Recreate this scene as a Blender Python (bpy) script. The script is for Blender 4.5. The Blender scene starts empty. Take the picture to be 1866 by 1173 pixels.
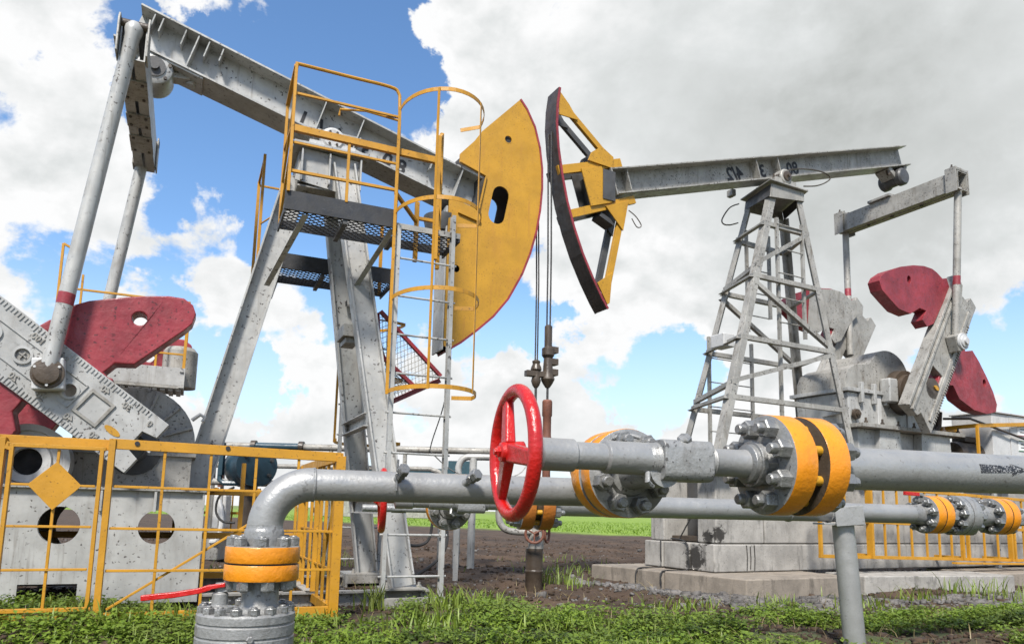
import bpy, math, random
import numpy as np
from mathutils import Vector as V, Matrix as M, geometry as geo
random.seed(7); RNG = np.random.default_rng(7)
S = bpy.context.scene
COL = S.collection
PI = math.pi

# ------------------------------------------------------------------ camera
F_PX, W_PX, ROLL = 1350.0, 1866.0, 0.0227
PITCH = math.atan((932 - 740) / F_PX)
cam = bpy.data.cameras.new('camera')
cam.sensor_fit = 'HORIZONTAL'; cam.sensor_width = 36.0
cam.lens = 36.0 * F_PX / W_PX
cam.shift_y = (740 - 586.5) / W_PX
cam.clip_start = 0.05; cam.clip_end = 9000
cam.dof.use_dof = True; cam.dof.focus_distance = 3.3; cam.dof.aperture_fstop = 9.0
camo = bpy.data.objects.new('camera', cam); COL.objects.link(camo)
_up = V((0, -math.sin(PITCH), math.cos(PITCH))); _fw = V((0, math.cos(PITCH), math.sin(PITCH)))
_c, _s = math.cos(ROLL), math.sin(ROLL)
_r = V((1, 0, 0)) * _c + _up * _s; _u = V((-1, 0, 0)) * _s + _up * _c
camo.matrix_world = M(((_r.x, _u.x, -_fw.x, 0), (_r.y, _u.y, -_fw.y, 0), (_r.z, _u.z, -_fw.z, 1.0), (0, 0, 0, 1)))
S.camera = camo

# ------------------------------------------------------------------ light
SUN_EL, SUN_AZ = 50.0, 190.0          # azimuth clockwise from +Y: behind the camera, to the left
SUN_DIR = V((math.cos(math.radians(SUN_EL)) * math.sin(math.radians(SUN_AZ)),
             math.cos(math.radians(SUN_EL)) * math.cos(math.radians(SUN_AZ)), math.sin(math.radians(SUN_EL))))
sun = bpy.data.lights.new('sun', 'SUN'); sun.energy = 5.0; sun.angle = math.radians(9); sun.color = (1, .95, .88)
suno = bpy.data.objects.new('sun', sun); COL.objects.link(suno)
suno.rotation_euler = SUN_DIR.to_track_quat('Z', 'Y').to_euler()
S.view_settings.view_transform = 'Standard'; S.view_settings.look = 'None'
S.view_settings.exposure = 0.42; S.view_settings.gamma = 1.0
S.view_settings.use_curve_mapping = False

def ray(u, v):                          # direction in which a point of the photograph lies
    x, y = (u - 933) / F_PX, -(v - 740) / F_PX
    return (_r * x + _u * y + _fw).normalized()

CLOUD_HI = .74
world = bpy.data.worlds.new('World'); S.world = world; world.use_nodes = True
def build_sky():
    nt = world.node_tree; nt.nodes.clear(); N = nt.nodes.new; L = nt.links.new
    def val(x): return x
    def mth(op, a, b=None, c=None, clamp=False):
        n = N('ShaderNodeMath'); n.operation = op; n.use_clamp = clamp
        for i, q in enumerate((a, b, c)):
            if q is None: continue
            if isinstance(q, (int, float)): n.inputs[i].default_value = q
            else: L(q, n.inputs[i])
        return n.outputs[0]
    def smooth(x, a, b, lo=0.0, hi=1.0):
        n = N('ShaderNodeMapRange'); n.interpolation_type = 'SMOOTHSTEP'
        L(x, n.inputs[0]); n.inputs[1].default_value = a; n.inputs[2].default_value = b
        n.inputs[3].default_value = lo; n.inputs[4].default_value = hi
        return n.outputs[0]
    tc = N('ShaderNodeTexCoord').outputs['Generated']
    sx = N('ShaderNodeSeparateXYZ'); L(tc, sx.inputs[0])
    zz = mth('MAXIMUM', sx.outputs[2], 0.0)
    # cloud-sheet coordinates: the direction carried up to a flat layer
    inv = mth('DIVIDE', 1.0, mth('ADD', zz, 0.42))
    cx = N('ShaderNodeCombineXYZ')
    L(mth('MULTIPLY', sx.outputs[0], inv), cx.inputs[0]); L(mth('MULTIPLY', sx.outputs[1], inv), cx.inputs[1])
    L(mth('MULTIPLY', zz, mth('MULTIPLY', inv, 1.6)), cx.inputs[2])
    P = cx.outputs[0]
    mpn = N('ShaderNodeMapping'); mpn.inputs['Scale'].default_value = (1, 1, 1.45); L(tc, mpn.inputs[0]); Q = mpn.outputs[0]
    def noise(vec, scale, detail, rough, dist=0.0):
        n = N('ShaderNodeTexNoise'); n.inputs['Scale'].default_value = scale; n.inputs['Detail'].default_value = detail
        n.inputs['Roughness'].default_value = rough; n.inputs['Distortion'].default_value = dist
        L(vec, n.inputs['Vector']); return n.outputs['Fac']
    def shift(vec, off):
        n = N('ShaderNodeVectorMath'); n.operation = 'ADD'; L(vec, n.inputs[0]); n.inputs[1].default_value = off
        return n.outputs[0]
    big = noise(Q, 2.6, 2.0, 0.5)
    fine = noise(shift(Q, (3.1, 1.7, 0)), 5.6, 12.0, 0.60, 0.25)
    # where the cloud banks (+) and the blue gaps (-) stand: u, v of the photograph, angular size, weight
    # where cloud banks (+) and blue gaps (-) stand: u, v of the photograph, angular size, weight
    spots = [(70, 90, 9, .30), (230, 20, 5, .12), (30, 330, 8, .30), (200, 430, 10, .32), (430, 50, 4.5, .30), (650, 200, 3, .22), (770, 240, 2.5, .2),
             (380, 450, 4.5, .30), (480, 500, 5, .28), (90, 640, 6, .25), (600, 600, 5, .36), (430, 730, 6, .36), (560, 700, 4, .25), (660, 760, 7, .32), (520, 640, 4, .2), (250, 690, 4, .3), (250, 860, 9, .15),
             (850, 60, 5, .34), (1050, 120, 9, .40), (1400, 130, 16, .50), (1750, 150, 14, .46), (1500, 430, 13, .42), (880, 150, 4, .3),
             (1230, 420, 8, .34), (1100, 440, 6, .2), (880, 690, 7, .26), (1080, 640, 6, .40), (1130, 760, 7, .26), (1740, 530, 6.5, .30), (1850, 690, 3, .3), (850, 780, 8, .2), (1400, 700, 4, .3), (1510, 700, 4.5, .5), (1660, 730, 4, .45), (1740, 770, 4, .4), (1330, 760, 4, .4), (1345, 630, 3.5, .5), (1430, 620, 4, .5), (1200, 800, 4, .4), (1640, 560, 4, .3), (300, 730, 3.5, .3),
             (590, 70, 7, -.42), (300, 190, 5, -.38), (400, 300, 7, -.45), (250, 330, 3.5, -.30), (600, 330, 6, -.36), (720, 110, 3.5, -.34), (760, 400, 5, -.25),
             (560, 440, 4, -.28), (700, 520, 5, -.28), (950, 520, 4.5, -.28), (1215, 600, 5, -.52), (1190, 250, 3, -.25), (1260, 700, 4.5, -.52),
             (1790, 640, 6, -.48), (1620, 640, 5, -.30), (480, 590, 3, -.26), (340, 660, 5, -.26), (330, 570, 3.5, -.26), (950, 590, 3, -.25), (60, 480, 4.5, -.40), (200, 300, 3, -.15), (640, 560, 4, -.3), (400, 620, 4, -.3), (560, 540, 4.5, -.35), (330, 800, 3, -.2), (240, 60, 3.5, -.3), (20, 215, 2.5, -.2), (300, 90, 3, -.3), (1560, 720, 4, -.35), (1700, 620, 5, -.3), (700, 640, 3, -.2), (1150, 280, 4, -.2), (160, 160, 2.5, -.25), (100, 560, 3, -.25), (500, 700, 3, -.4), (610, 660, 3, -.4), (420, 680, 3, -.35), (730, 690, 3, -.35), (560, 760, 2.5, -.3), (200, 620, 3, -.3), (1010, 560, 3, -.35), (290, 720, 3, -.35), (860, 620, 2.5, -.35), (960, 690, 2, -.15)]
    # long dim bases: the grey sheet upper right, shaded flanks in the low banks
    dims = [(1330, 250, 10, .55), (1720, 230, 12, 1.0), (1150, 20, 8, .45), (1500, 300, 8, .6), (1560, 20, 7, .35), (1550, 430, 10, .28), (1150, 300, 7, .25), (220, 440, 6, .42), (1080, 790, 6, .5), (430, 740, 5, .35), (850, 790, 6, .35), (20, 60, 5, .2), (1150, 640, 3, .25), (1750, 540, 5, .2)]
    warpn = N('ShaderNodeTexNoise'); warpn.inputs['Scale'].default_value = 4.6; warpn.inputs['Detail'].default_value = 7; warpn.inputs['Roughness'].default_value = .62
    L(tc, warpn.inputs['Vector'])
    wv = N('ShaderNodeVectorMath'); wv.operation = 'MULTIPLY_ADD'; L(warpn.outputs['Color'], wv.inputs[0]); wv.inputs[1].default_value = (.34, .34, .34); wv.inputs[2].default_value = (-.17, -.17, -.17)
    wd = N('ShaderNodeVectorMath'); wd.operation = 'ADD'; L(tc, wd.inputs[0]); L(wv.outputs[0], wd.inputs[1])
    wn = N('ShaderNodeVectorMath'); wn.operation = 'NORMALIZE'; L(wd.outputs[0], wn.inputs[0]); wdir = wn.outputs[0]
    def blobs(lst):
        tot = None
        for u, v, r, w in lst:
            n = N('ShaderNodeVectorMath'); n.operation = 'DOT_PRODUCT'; L(wdir, n.inputs[0]); n.inputs[1].default_value = ray(u, v)
            g = smooth(n.outputs['Value'], math.cos(math.radians(r * 1.35)), 1.0, 0.0, w)
            tot = g if tot is None else mth('ADD', tot, g)
        return tot
    cov = mth('ADD', mth('ADD', mth('MULTIPLY', mth('SUBTRACT', big, 0.50), 0.80), mth('MULTIPLY', mth('SUBTRACT', fine, 0.5), 2.35)), mth('SUBTRACT', mth('MULTIPLY', blobs(spots), 0.85), 0.035))
    mask = smooth(cov, -0.05, 0.15)
    # billow relief: brightness follows the slope of the puffs, bases dim towards grey
    puff = noise(shift(Q, (3.1, 1.7, 0)), 7.0, 8.0, 0.55, 0.15)
    puff2 = noise(shift(Q, (3.1, 1.7, 0.03)), 7.0, 8.0, 0.55, 0.15)
    dm = blobs(dims)
    rel = mth('MULTIPLY', mth('SUBTRACT', puff, puff2), mth('SUBTRACT', 1.9, mth('MULTIPLY', dm, 1.3)))
    thick = smooth(mth('ADD', cov, mth('MULTIPLY', mth('SUBTRACT', puff, 0.5), 0.5)), 0.15, 1.0, 0.0, 0.24)
    soft = noise(shift(Q, (7, 2, 0)), 2.8, 4.0, 0.5)
    dim = mth('ADD', mth('MULTIPLY', mth('MULTIPLY', dm, 0.38), mth('ADD', 0.1, mth('MULTIPLY', soft, 1.1))), thick)
    dim = mth('SUBTRACT', dim, rel, clamp=True)
    cr = N('ShaderNodeValToRGB'); L(dim, cr.inputs[0])
    e = cr.color_ramp.elements; e[0].position = 0; e[0].color = (CLOUD_HI, CLOUD_HI * 1.003, CLOUD_HI * 1.006, 1); e[1].position = 1; e[1].color = (CLOUD_HI * .46, CLOUD_HI * .48, CLOUD_HI * .465, 1)
    k = e.new(.40); k.color = (CLOUD_HI * .76, CLOUD_HI * .785, CLOUD_HI * .785, 1)
    class _o: outputs = {2: cr.outputs[0]}
    mc = _o
    sky = N('ShaderNodeTexSky'); sky.sky_type = 'NISHITA'; sky.sun_disc = False
    sky.sun_elevation = math.radians(SUN_EL); sky.sun_rotation = math.radians(SUN_AZ)
    sky.air_density = 1.0; sky.dust_density = 0.4; sky.ozone_density = 2.5
    b1 = N('ShaderNodeBackground'); hs = N('ShaderNodeHueSaturation'); hs.inputs['Saturation'].default_value = 1.12; hs.inputs['Value'].default_value = 1.10; L(sky.outputs[0], hs.inputs['Color']); hz = N('ShaderNodeMix'); hz.data_type = 'RGBA'; L(smooth(zz, 0.0, 0.34, 0.85, 0.0), hz.inputs[0]); L(hs.outputs[0], hz.inputs[6]); hz.inputs[7].default_value = (3.9, 4.6, 5.2, 1); L(hz.outputs[2], b1.inputs[0]); b1.inputs[1].default_value = 0.15
    b2 = N('ShaderNodeBackground'); L(mc.outputs[2], b2.inputs[0]); b2.inputs[1].default_value = 1.0
    mx = N('ShaderNodeMixShader'); L(mask, mx.inputs[0]); L(b1.outputs[0], mx.inputs[1]); L(b2.outputs[0], mx.inputs[2])
    L(mx.outputs[0], N('ShaderNodeOutputWorld').inputs[0])
build_sky()

# ------------------------------------------------------------------ materials
def mat_new(name):
    m = bpy.data.materials.new(name); m.use_nodes = True
    nt = m.node_tree; b = nt.nodes['Principled BSDF']
    return m, nt, b
def n_noise(nt, vec, scale, detail=4.0, rough=.55, dist=0.0):
    n = nt.nodes.new('ShaderNodeTexNoise'); n.inputs['Scale'].default_value = scale
    n.inputs['Detail'].default_value = detail; n.inputs['Roughness'].default_value = rough; n.inputs['Distortion'].default_value = dist
    nt.links.new(vec, n.inputs['Vector']); return n.outputs['Fac']
def n_map(nt, x, a, b, lo=0.0, hi=1.0):
    n = nt.nodes.new('ShaderNodeMapRange'); n.interpolation_type = 'SMOOTHSTEP'; nt.links.new(x, n.inputs[0])
    n.inputs[1].default_value = a; n.inputs[2].default_value = b; n.inputs[3].default_value = lo; n.inputs[4].default_value = hi
    return n.outputs[0]
def n_mix(nt, fac, a, b, mode='MIX'):
    n = nt.nodes.new('ShaderNodeMix'); n.data_type = 'RGBA'; n.blend_type = mode
    for i, q in ((0, fac), (6, a), (7, b)):
        if isinstance(q, (int, float)): n.inputs[i].default_value = q
        elif isinstance(q, tuple): n.inputs[i].default_value = (*q, 1) if len(q) == 3 else q
        else: nt.links.new(q, n.inputs[i])
    return n.outputs[2]
def n_math(nt, op, a, b):
    n = nt.nodes.new('ShaderNodeMath'); n.operation = op
    for i, q in enumerate((a, b)):
        if isinstance(q, (int, float)): n.inputs[i].default_value = q
        else: nt.links.new(q, n.inputs[i])
    return n.outputs[0]
def paint(name, col, rough=.45, var=.18, speck=.0, speck_col=(.04, .03, .025), grime=.0, grime_col=(.10, .075, .05),
          bump=.15, bscale=60., metal=0.0, speck_scale=26., gscale=2.2, coat=0.0, fine=0.0, sp=.635, streak=0.0):
    """weathered paint: tone drift, drips and specks of dirt, brush relief"""
    m, nt, b = mat_new(name); col = tuple(q * .86 for q in col)
    P = nt.nodes.new('ShaderNodeTexCoord').outputs['Object']
    lo = tuple(c * (1 - var) for c in col); hi = tuple(min(1, c * (1 + var * .6)) for c in col)
    c = n_mix(nt, n_map(nt, n_noise(nt, P, 3.1, 6, .6), .3, .7), lo, hi)
    if fine: c = n_mix(nt, n_map(nt, n_noise(nt, P, 90, 3, .6), .35, .75, 0, fine), c, tuple(q * .55 for q in col))
    if grime:
        mp = nt.nodes.new('ShaderNodeMapping'); mp.inputs['Scale'].default_value = (1, 1, .35); nt.links.new(P, mp.inputs[0])
        g = n_map(nt, n_noise(nt, mp.outputs[0], gscale * 3, 9, .68, .4), .50, .78, 0, grime)
        c = n_mix(nt, g, c, grime_col)
    if streak:
        mp = nt.nodes.new('ShaderNodeMapping'); mp.inputs['Scale'].default_value = (9, 9, .55); nt.links.new(P, mp.inputs[0])
        c = n_mix(nt, n_math(nt, 'MULTIPLY', n_map(nt, n_noise(nt, mp.outputs[0], 2.2, 5, .6), .52, .72, 0, streak), n_map(nt, n_noise(nt, P, 1.6, 3, .5), .42, .6)), c, grime_col)
    if speck:
        s = n_math(nt, 'MULTIPLY', n_map(nt, n_noise(nt, P, speck_scale, 2.5, .55), sp, sp + .05, 0, speck), n_map(nt, n_noise(nt, P, 2.3, 2, .5), .36, .58, .2, 1))
        c = n_mix(nt, s, c, speck_col)
    nt.links.new(c, b.inputs['Base Color'])
    nt.links.new(n_map(nt, n_noise(nt, P, 11, 5, .6), .3, .7, max(.05, rough - .12), rough + .14), b.inputs['Roughness'])
    b.inputs['Metallic'].default_value = metal; b.inputs['Coat Weight'].default_value = coat; b.inputs['Coat Roughness'].default_value = .2
    bp = nt.nodes.new('ShaderNodeBump'); bp.inputs['Strength'].default_value = bump; bp.inputs['Distance'].default_value = .01
    h = n_math(nt, 'ADD', n_noise(nt, P, bscale, 4, .6), n_math(nt, 'MULTIPLY', n_noise(nt, P, bscale * .18, 3, .5), 1.6))
    nt.links.new(h, bp.inputs['Height']); nt.links.new(bp.outputs[0], b.inputs['Normal'])
    return m
GREY = paint('grey_pump_paint', (.44, .438, .42), .45, .18, .9, grime=.42, grime_col=(.12, .10, .075), bump=.10, bscale=30, speck_scale=24, sp=.615, metal=.12, streak=.5)
GREYD = paint('weathered_grey_paint', (.365, .352, .32), .55, .25, .85, grime=.9, grime_col=(.11, .09, .065), bump=.18, bscale=40, speck_scale=30, gscale=1.6, sp=.60, streak=.8, metal=.1, fine=.25)
STEEL = paint('dark_steel', (.07, .07, .07), .5, .3, .4, grime=.5, grime_col=(.05, .035, .02), bump=.15)
PIPE = paint('silver_pipe_paint', (.37, .37, .36), .40, .10, .45, speck_col=(.10, .09, .08), grime=.14, bump=.16, bscale=75, metal=.40, streak=.12, speck_scale=45, fine=.10)
CASTG = paint('silver_cast_paint', (.31, .312, .305), .38, .26, .8, speck_col=(.05, .045, .04), grime=.75, grime_col=(.09, .08, .065), bump=.34, bscale=60, metal=.25, sp=.62, speck_scale=60, gscale=3.5, fine=.3)
NUTM = paint('painted_nut', (.32, .32, .31), .36, .3, .6, grime=.85, grime_col=(.10, .085, .06), bump=.3, bscale=110, metal=.55, speck_scale=80, gscale=6)
ORANGE = paint('thick_orange_paint', (.74, .262, .007), .34, .10, .25, speck_col=(.20, .07, .01), grime=.4, grime_col=(.36, .10, .01), bump=.3, bscale=55, speck_scale=50, coat=.15)
ORANGE_SHADE = paint('shaded_orange_paint', (.40, .13, .015), .5, .25, .5, speck_col=(.08, .04, .02), grime=.6, grime_col=(.16, .06, .02), bump=.3)  # orange with the shade on the second valve's flanges put into its colour
YEL = paint('yellow_rail_paint', (.52, .25, .013), .5, .14, .65, speck_col=(.07, .04, .015), grime=.28, grime_col=(.33, .15, .02), bump=.15, speck_scale=36)
YELH = paint('yellow_head_paint', (.50, .255, .012), .5, .14, .75, speck_col=(.07, .035, .010), grime=.55, grime_col=(.36, .16, .02), bump=.14, speck_scale=52, gscale=1.3, sp=.62, streak=.6)
MAROON = paint('maroon_weight_paint', (.27, .030, .040), .45, .30, .7, speck_col=(.03, .01, .01), grime=.3, grime_col=(.11, .02, .02), bump=.55, bscale=16, speck_scale=26, sp=.62)
REDG = paint('gloss_red_paint', (.50, .009, .007), .26, .14, .3, speck_col=(.10, .01, .01), grime=.15, grime_col=(.20, .02, .02), bump=.42, bscale=60, speck_scale=50, coat=.2)
BLACK = paint('black_toe_board', (.030, .031, .034), .55, .3, .3, speck_col=(.10, .10, .10), grime=.2, grime_col=(.07, .06, .05), bump=.15)
GRATE = paint('dark_grating', (.028, .028, .029), .55, .3, .0, grime=.3, bump=.1)
ROPE = paint('wire_rope', (.035, .034, .033), .55, .3, 0, bump=.5, bscale=200)
OILY = paint('oily_iron', (.075, .055, .038), .42, .4, .5, grime=.7, grime_col=(.03, .02, .012), bump=.35, bscale=40)
RUST = paint('rusty_iron', (.20, .075, .045), .65, .3, .5, grime=.5, grime_col=(.08, .04, .03), bump=.4, bscale=50)
TRACK = paint('worn_track', (.055, .042, .034), .5, .4, .3, grime=.8, grime_col=(.03, .022, .018), bump=.25)
TEAL = paint('dark_teal_paint', (.022, .060, .085), .4, .25, .2, grime=.3, grime_col=(.02, .02, .02), bump=.15)
DRUM = paint('pale_drum_paint', (.55, .55, .54), .45, .12, .3, grime=.35, bump=.12)
INK = paint('black_stencil_ink', (.018, .018, .02), .6, .2, .0, bump=.05)
INKW = paint('worn_stencil_ink', (.02, .02, .022), .5, .2, .75, speck_col=(.30, .30, .30), bump=.1, speck_scale=150, sp=.53)
WHITEP = paint('white_paper', (.75, .76, .74), .5, .05, .0, bump=.02)
GREENP = paint('green_print', (.05, .22, .10), .5, .05, .0, bump=.02)
def concrete(name, base, stain=.5, scale=1.0, spill=()):
    m, nt, b = mat_new(name)
    P = nt.nodes.new('ShaderNodeTexCoord').outputs['Object']
    c = n_mix(nt, n_map(nt, n_noise(nt, P, 2.0 * scale, 8, .65), .3, .7), tuple(q * .72 for q in base), tuple(min(1, q * 1.15) for q in base))
    mp = nt.nodes.new('ShaderNodeMapping'); mp.inputs['Scale'].default_value = (1, 1, .22); nt.links.new(P, mp.inputs[0])
    c = n_mix(nt, n_map(nt, n_noise(nt, mp.outputs[0], 5.5 * scale, 8, .66), .52, .72, 0, stain), c, tuple(q * .35 for q in base))
    c = n_mix(nt, n_map(nt, n_noise(nt, P, 38, 3, .6), .62, .70, 0, .6), c, tuple(q * .3 for q in base))
    for cx, cy, cz, r in spill:           # oil splashed on one spot of the block
        d = nt.nodes.new('ShaderNodeVectorMath'); d.operation = 'DISTANCE'; nt.links.new(P, d.inputs[0]); d.inputs[1].default_value = (cx, cy, cz)
        f = n_map(nt, n_math(nt, 'ADD', n_math(nt, 'DIVIDE', d.outputs['Value'], r), n_math(nt, 'MULTIPLY', n_noise(nt, P, 13, 9, .72, .6), 1.9)), 1.35, 1.62, .93, 0)
        c = n_mix(nt, f, c, (.014, .012, .010))
    nt.links.new(c, b.inputs['Base Color']); b.inputs['Roughness'].default_value = .9
    bp = nt.nodes.new('ShaderNodeBump'); bp.inputs['Strength'].default_value = .5; bp.inputs['Distance'].default_value = .012
    nt.links.new(n_noise(nt, P, 30, 8, .7), bp.inputs['Height']); nt.links.new(bp.outputs[0], b.inputs['Normal'])
    return m
CONC = concrete('pale_concrete', (.31, .295, .268), .9, 1.4)
CONCS = concrete('oil_stained_concrete', (.31, .295, .268), .9, 1.4, ((2.26, -.42, .40, .34), (2.30, -.62, .70, .20), (2.4, -.8, .75, .22)))
CONC2 = concrete('tan_concrete_slab', (.24, .205, .165), .85, 1.3)
OIL = paint('spilt_oil', (.012, .010, .009), .3, .3, 0, bump=.2)
def leafmat(name, a, b_, c):
    m, nt, b = mat_new(name)
    g = nt.nodes.new('ShaderNodeNewGeometry')
    P = nt.nodes.new('ShaderNodeTexCoord').outputs['Object']
    cr = n_mix(nt, g.outputs['Random Per Island'], a, b_)
    cr = n_mix(nt, n_map(nt, n_noise(nt, P, 1.3, 3), .42, .66, 0, .75), cr, c)
    nt.links.new(cr, b.inputs['Base Color']); b.inputs['Roughness'].default_value = .5
    b.inputs['Subsurface Weight'].default_value = 0.0
    tr = nt.nodes.new('ShaderNodeBsdfTranslucent'); nt.links.new(cr, tr.inputs[0])
    mx = nt.nodes.new('ShaderNodeMixShader'); mx.inputs[0].default_value = .3
    nt.links.new(b.outputs[0], mx.inputs[1]); nt.links.new(tr.outputs[0], mx.inputs[2])
    nt.links.new(mx.outputs[0], nt.nodes['Material Output'].inputs[0])
    return m
LEAF = leafmat('weed_leaf', (.085, .150, .014), (.20, .285, .030), (.13, .175, .034))
BLADE = leafmat('grass_blade', (.11, .175, .016), (.22, .30, .033), (.17, .20, .045))
DRY = leafmat('dry_stalk', (.22, .17, .08), (.34, .28, .13), (.18, .13, .06))
FARG = leafmat('field_grass', (.13, .22, .02), (.20, .31, .03), (.16, .25, .03))
def soilmat():
    m, nt, b = mat_new('ploughed_soil')
    P = nt.nodes.new('ShaderNodeNewGeometry').outputs['Position']
    sp = nt.nodes.new('ShaderNodeSeparateXYZ'); nt.links.new(P, sp.inputs[0])
    c = n_mix(nt, n_map(nt, n_noise(nt, P, .9, 9, .68), .3, .72), (.024, .014, .0075), (.080, .048, .027))
    c = n_mix(nt, n_map(nt, n_noise(nt, P, 17, 5, .7), .56, .74, 0, .5), c, (.10, .072, .05))
    c = n_mix(nt, n_map(nt, n_noise(nt, P, 45, 2, .5), .70, .76, 0, .7), c, (.17, .14, .115))
    # the tilled strip gives way to a green field (its edge runs slantwise); weeds thin out towards it
    edge = n_math(nt, 'ADD', n_math(nt, 'ADD', sp.outputs[0], sp.outputs[1]), n_math(nt, 'MULTIPLY', n_noise(nt, P, .22, 6, .7), 14.0))
    green = n_mix(nt, n_map(nt, n_noise(nt, P, .6, 8, .7), .3, .7), (.11, .18, .016), (.20, .30, .03))
    far = n_mix(nt, n_map(nt, n_noise(nt, P, .012, 3, .5), .4, .6), (.17, .21, .05), (.11, .15, .045))
    green = n_mix(nt, n_map(nt, sp.outputs[1], 120, 420), green, far)
    c = n_mix(nt, n_map(nt, edge, 47, 52), c, green)
    # a low green cover in the foreground verge
    ve = n_math(nt, 'ADD', sp.outputs[1], n_math(nt, 'MULTIPLY', n_noise(nt, P, .8, 5, .65), 2.6))
    vg = n_math(nt, 'MULTIPLY', n_map(nt, ve, 8.3, 9.1, 1, 0), n_map(nt, n_noise(nt, P, 1.7, 6, .7), .38, .56))
    c = n_mix(nt, n_math(nt, 'MULTIPLY', vg, .7), c, (.05, .075, .018))
    nt.links.new(c, b.inputs['Base Color']); b.inputs['Roughness'].default_value = .95
    bp = nt.nodes.new('ShaderNodeBump'); bp.inputs['Strength'].default_value = .7; bp.inputs['Distance'].default_value = .04
    nt.links.new(n_noise(nt, P, 9, 9, .72), bp.inputs['Height']); nt.links.new(bp.outputs[0], b.inputs['Normal'])
    return m
SOIL = soilmat()
CLOD = paint('soil_clod', (.062, .038, .022), .95, .45, .3, speck_col=(.2, .17, .14), bump=.6, bscale=40)
STONE = paint('gravel_stone', (.15, .14, .13), .85, .6, .3, grime=.8, grime_col=(.09, .075, .06), bump=.4, gscale=8)

# ------------------------------------------------------------------ mesh helpers
def perp(d, up=None):
    d = V(d).normalized()
    up = V(up) if up is not None else (V((0, 0, 1)) if abs(d.z) < .95 else V((1, 0, 0)))
    x = up.cross(d)
    if x.length < 1e-6: x = V((1, 0, 0)).cross(d)
    x.normalize(); y = d.cross(x).normalized()
    return d, x, y                       # y is 'up' made square to d
def fill_outline(loops):
    """triangles of a flat outline with holes: holes are bridged in, then ears are cut; indices run over the joined loops"""
    def area(ix): return sum(P[ix[i]][0] * P[ix[(i + 1) % len(ix)]][1] - P[ix[(i + 1) % len(ix)]][0] * P[ix[i]][1] for i in range(len(ix))) / 2
    P = [tuple(p[:2]) for l in loops for p in l]; b = 0; idx = []
    for l in loops: idx.append(list(range(b, b + len(l)))); b += len(l)
    ring = idx[0] if area(idx[0]) > 0 else idx[0][::-1]
    def crosses(a, c, e, f):
        o = lambda p, q, r: (q[0] - p[0]) * (r[1] - p[1]) - (q[1] - p[1]) * (r[0] - p[0])
        return o(a, c, e) * o(a, c, f) < -1e-14 and o(e, f, a) * o(e, f, c) < -1e-14
    for h in sorted(idx[1:], key=lambda h: -max(P[i][0] for i in h)):
        h = h if area(h) < 0 else h[::-1]; best = None
        segs = [(ring[i], ring[(i + 1) % len(ring)]) for i in range(len(ring))] + [(q[i], q[(i + 1) % len(q)]) for q in idx[1:] for i in range(len(q))]
        for d, i, j in sorted(((P[r][0] - P[q][0]) ** 2 + (P[r][1] - P[q][1]) ** 2, i, j) for i, r in enumerate(ring) for j, q in enumerate(h)):
            if not any(crosses(P[ring[i]], P[h[j]], P[e], P[f]) for e, f in segs): best = (i, j); break
        i, j = best or (0, 0)
        ring = ring[:i + 1] + h[j:] + h[:j + 1] + ring[i:]
    out = []; guard = 0
    cr = lambda a, c, e: (P[c][0] - P[a][0]) * (P[e][1] - P[a][1]) - (P[c][1] - P[a][1]) * (P[e][0] - P[a][0])
    while len(ring) > 3 and guard < 4000:
        n = len(ring); done = False; bestk, bq = None, -1
        for k in range(n):
            a, c, e = ring[k - 1], ring[k], ring[(k + 1) % n]
            if cr(a, c, e) <= 1e-12: continue
            pts = (P[a], P[c], P[e])
            if any(P[q] not in pts and cr(a, c, q) >= -1e-12 and cr(c, e, q) >= -1e-12 and cr(e, a, q) >= -1e-12 for q in ring): continue
            L2 = max((P[x][0] - P[y][0]) ** 2 + (P[x][1] - P[y][1]) ** 2 for x, y in ((a, c), (c, e), (e, a)))
            q = cr(a, c, e) / (L2 + 1e-12)
            if q > bq: bestk, bq = k, q
        if bestk is None:
            bestk = next((k for k in range(n) if abs(cr(ring[k - 1], ring[k], ring[(k + 1) % n])) <= 1e-12), 0)
            ring.pop(bestk); guard += 1; continue
        out.append((ring[bestk - 1], ring[bestk], ring[(bestk + 1) % n])); ring.pop(bestk); guard += 1
    if len(ring) == 3: out.append(tuple(ring))
    return out
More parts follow.
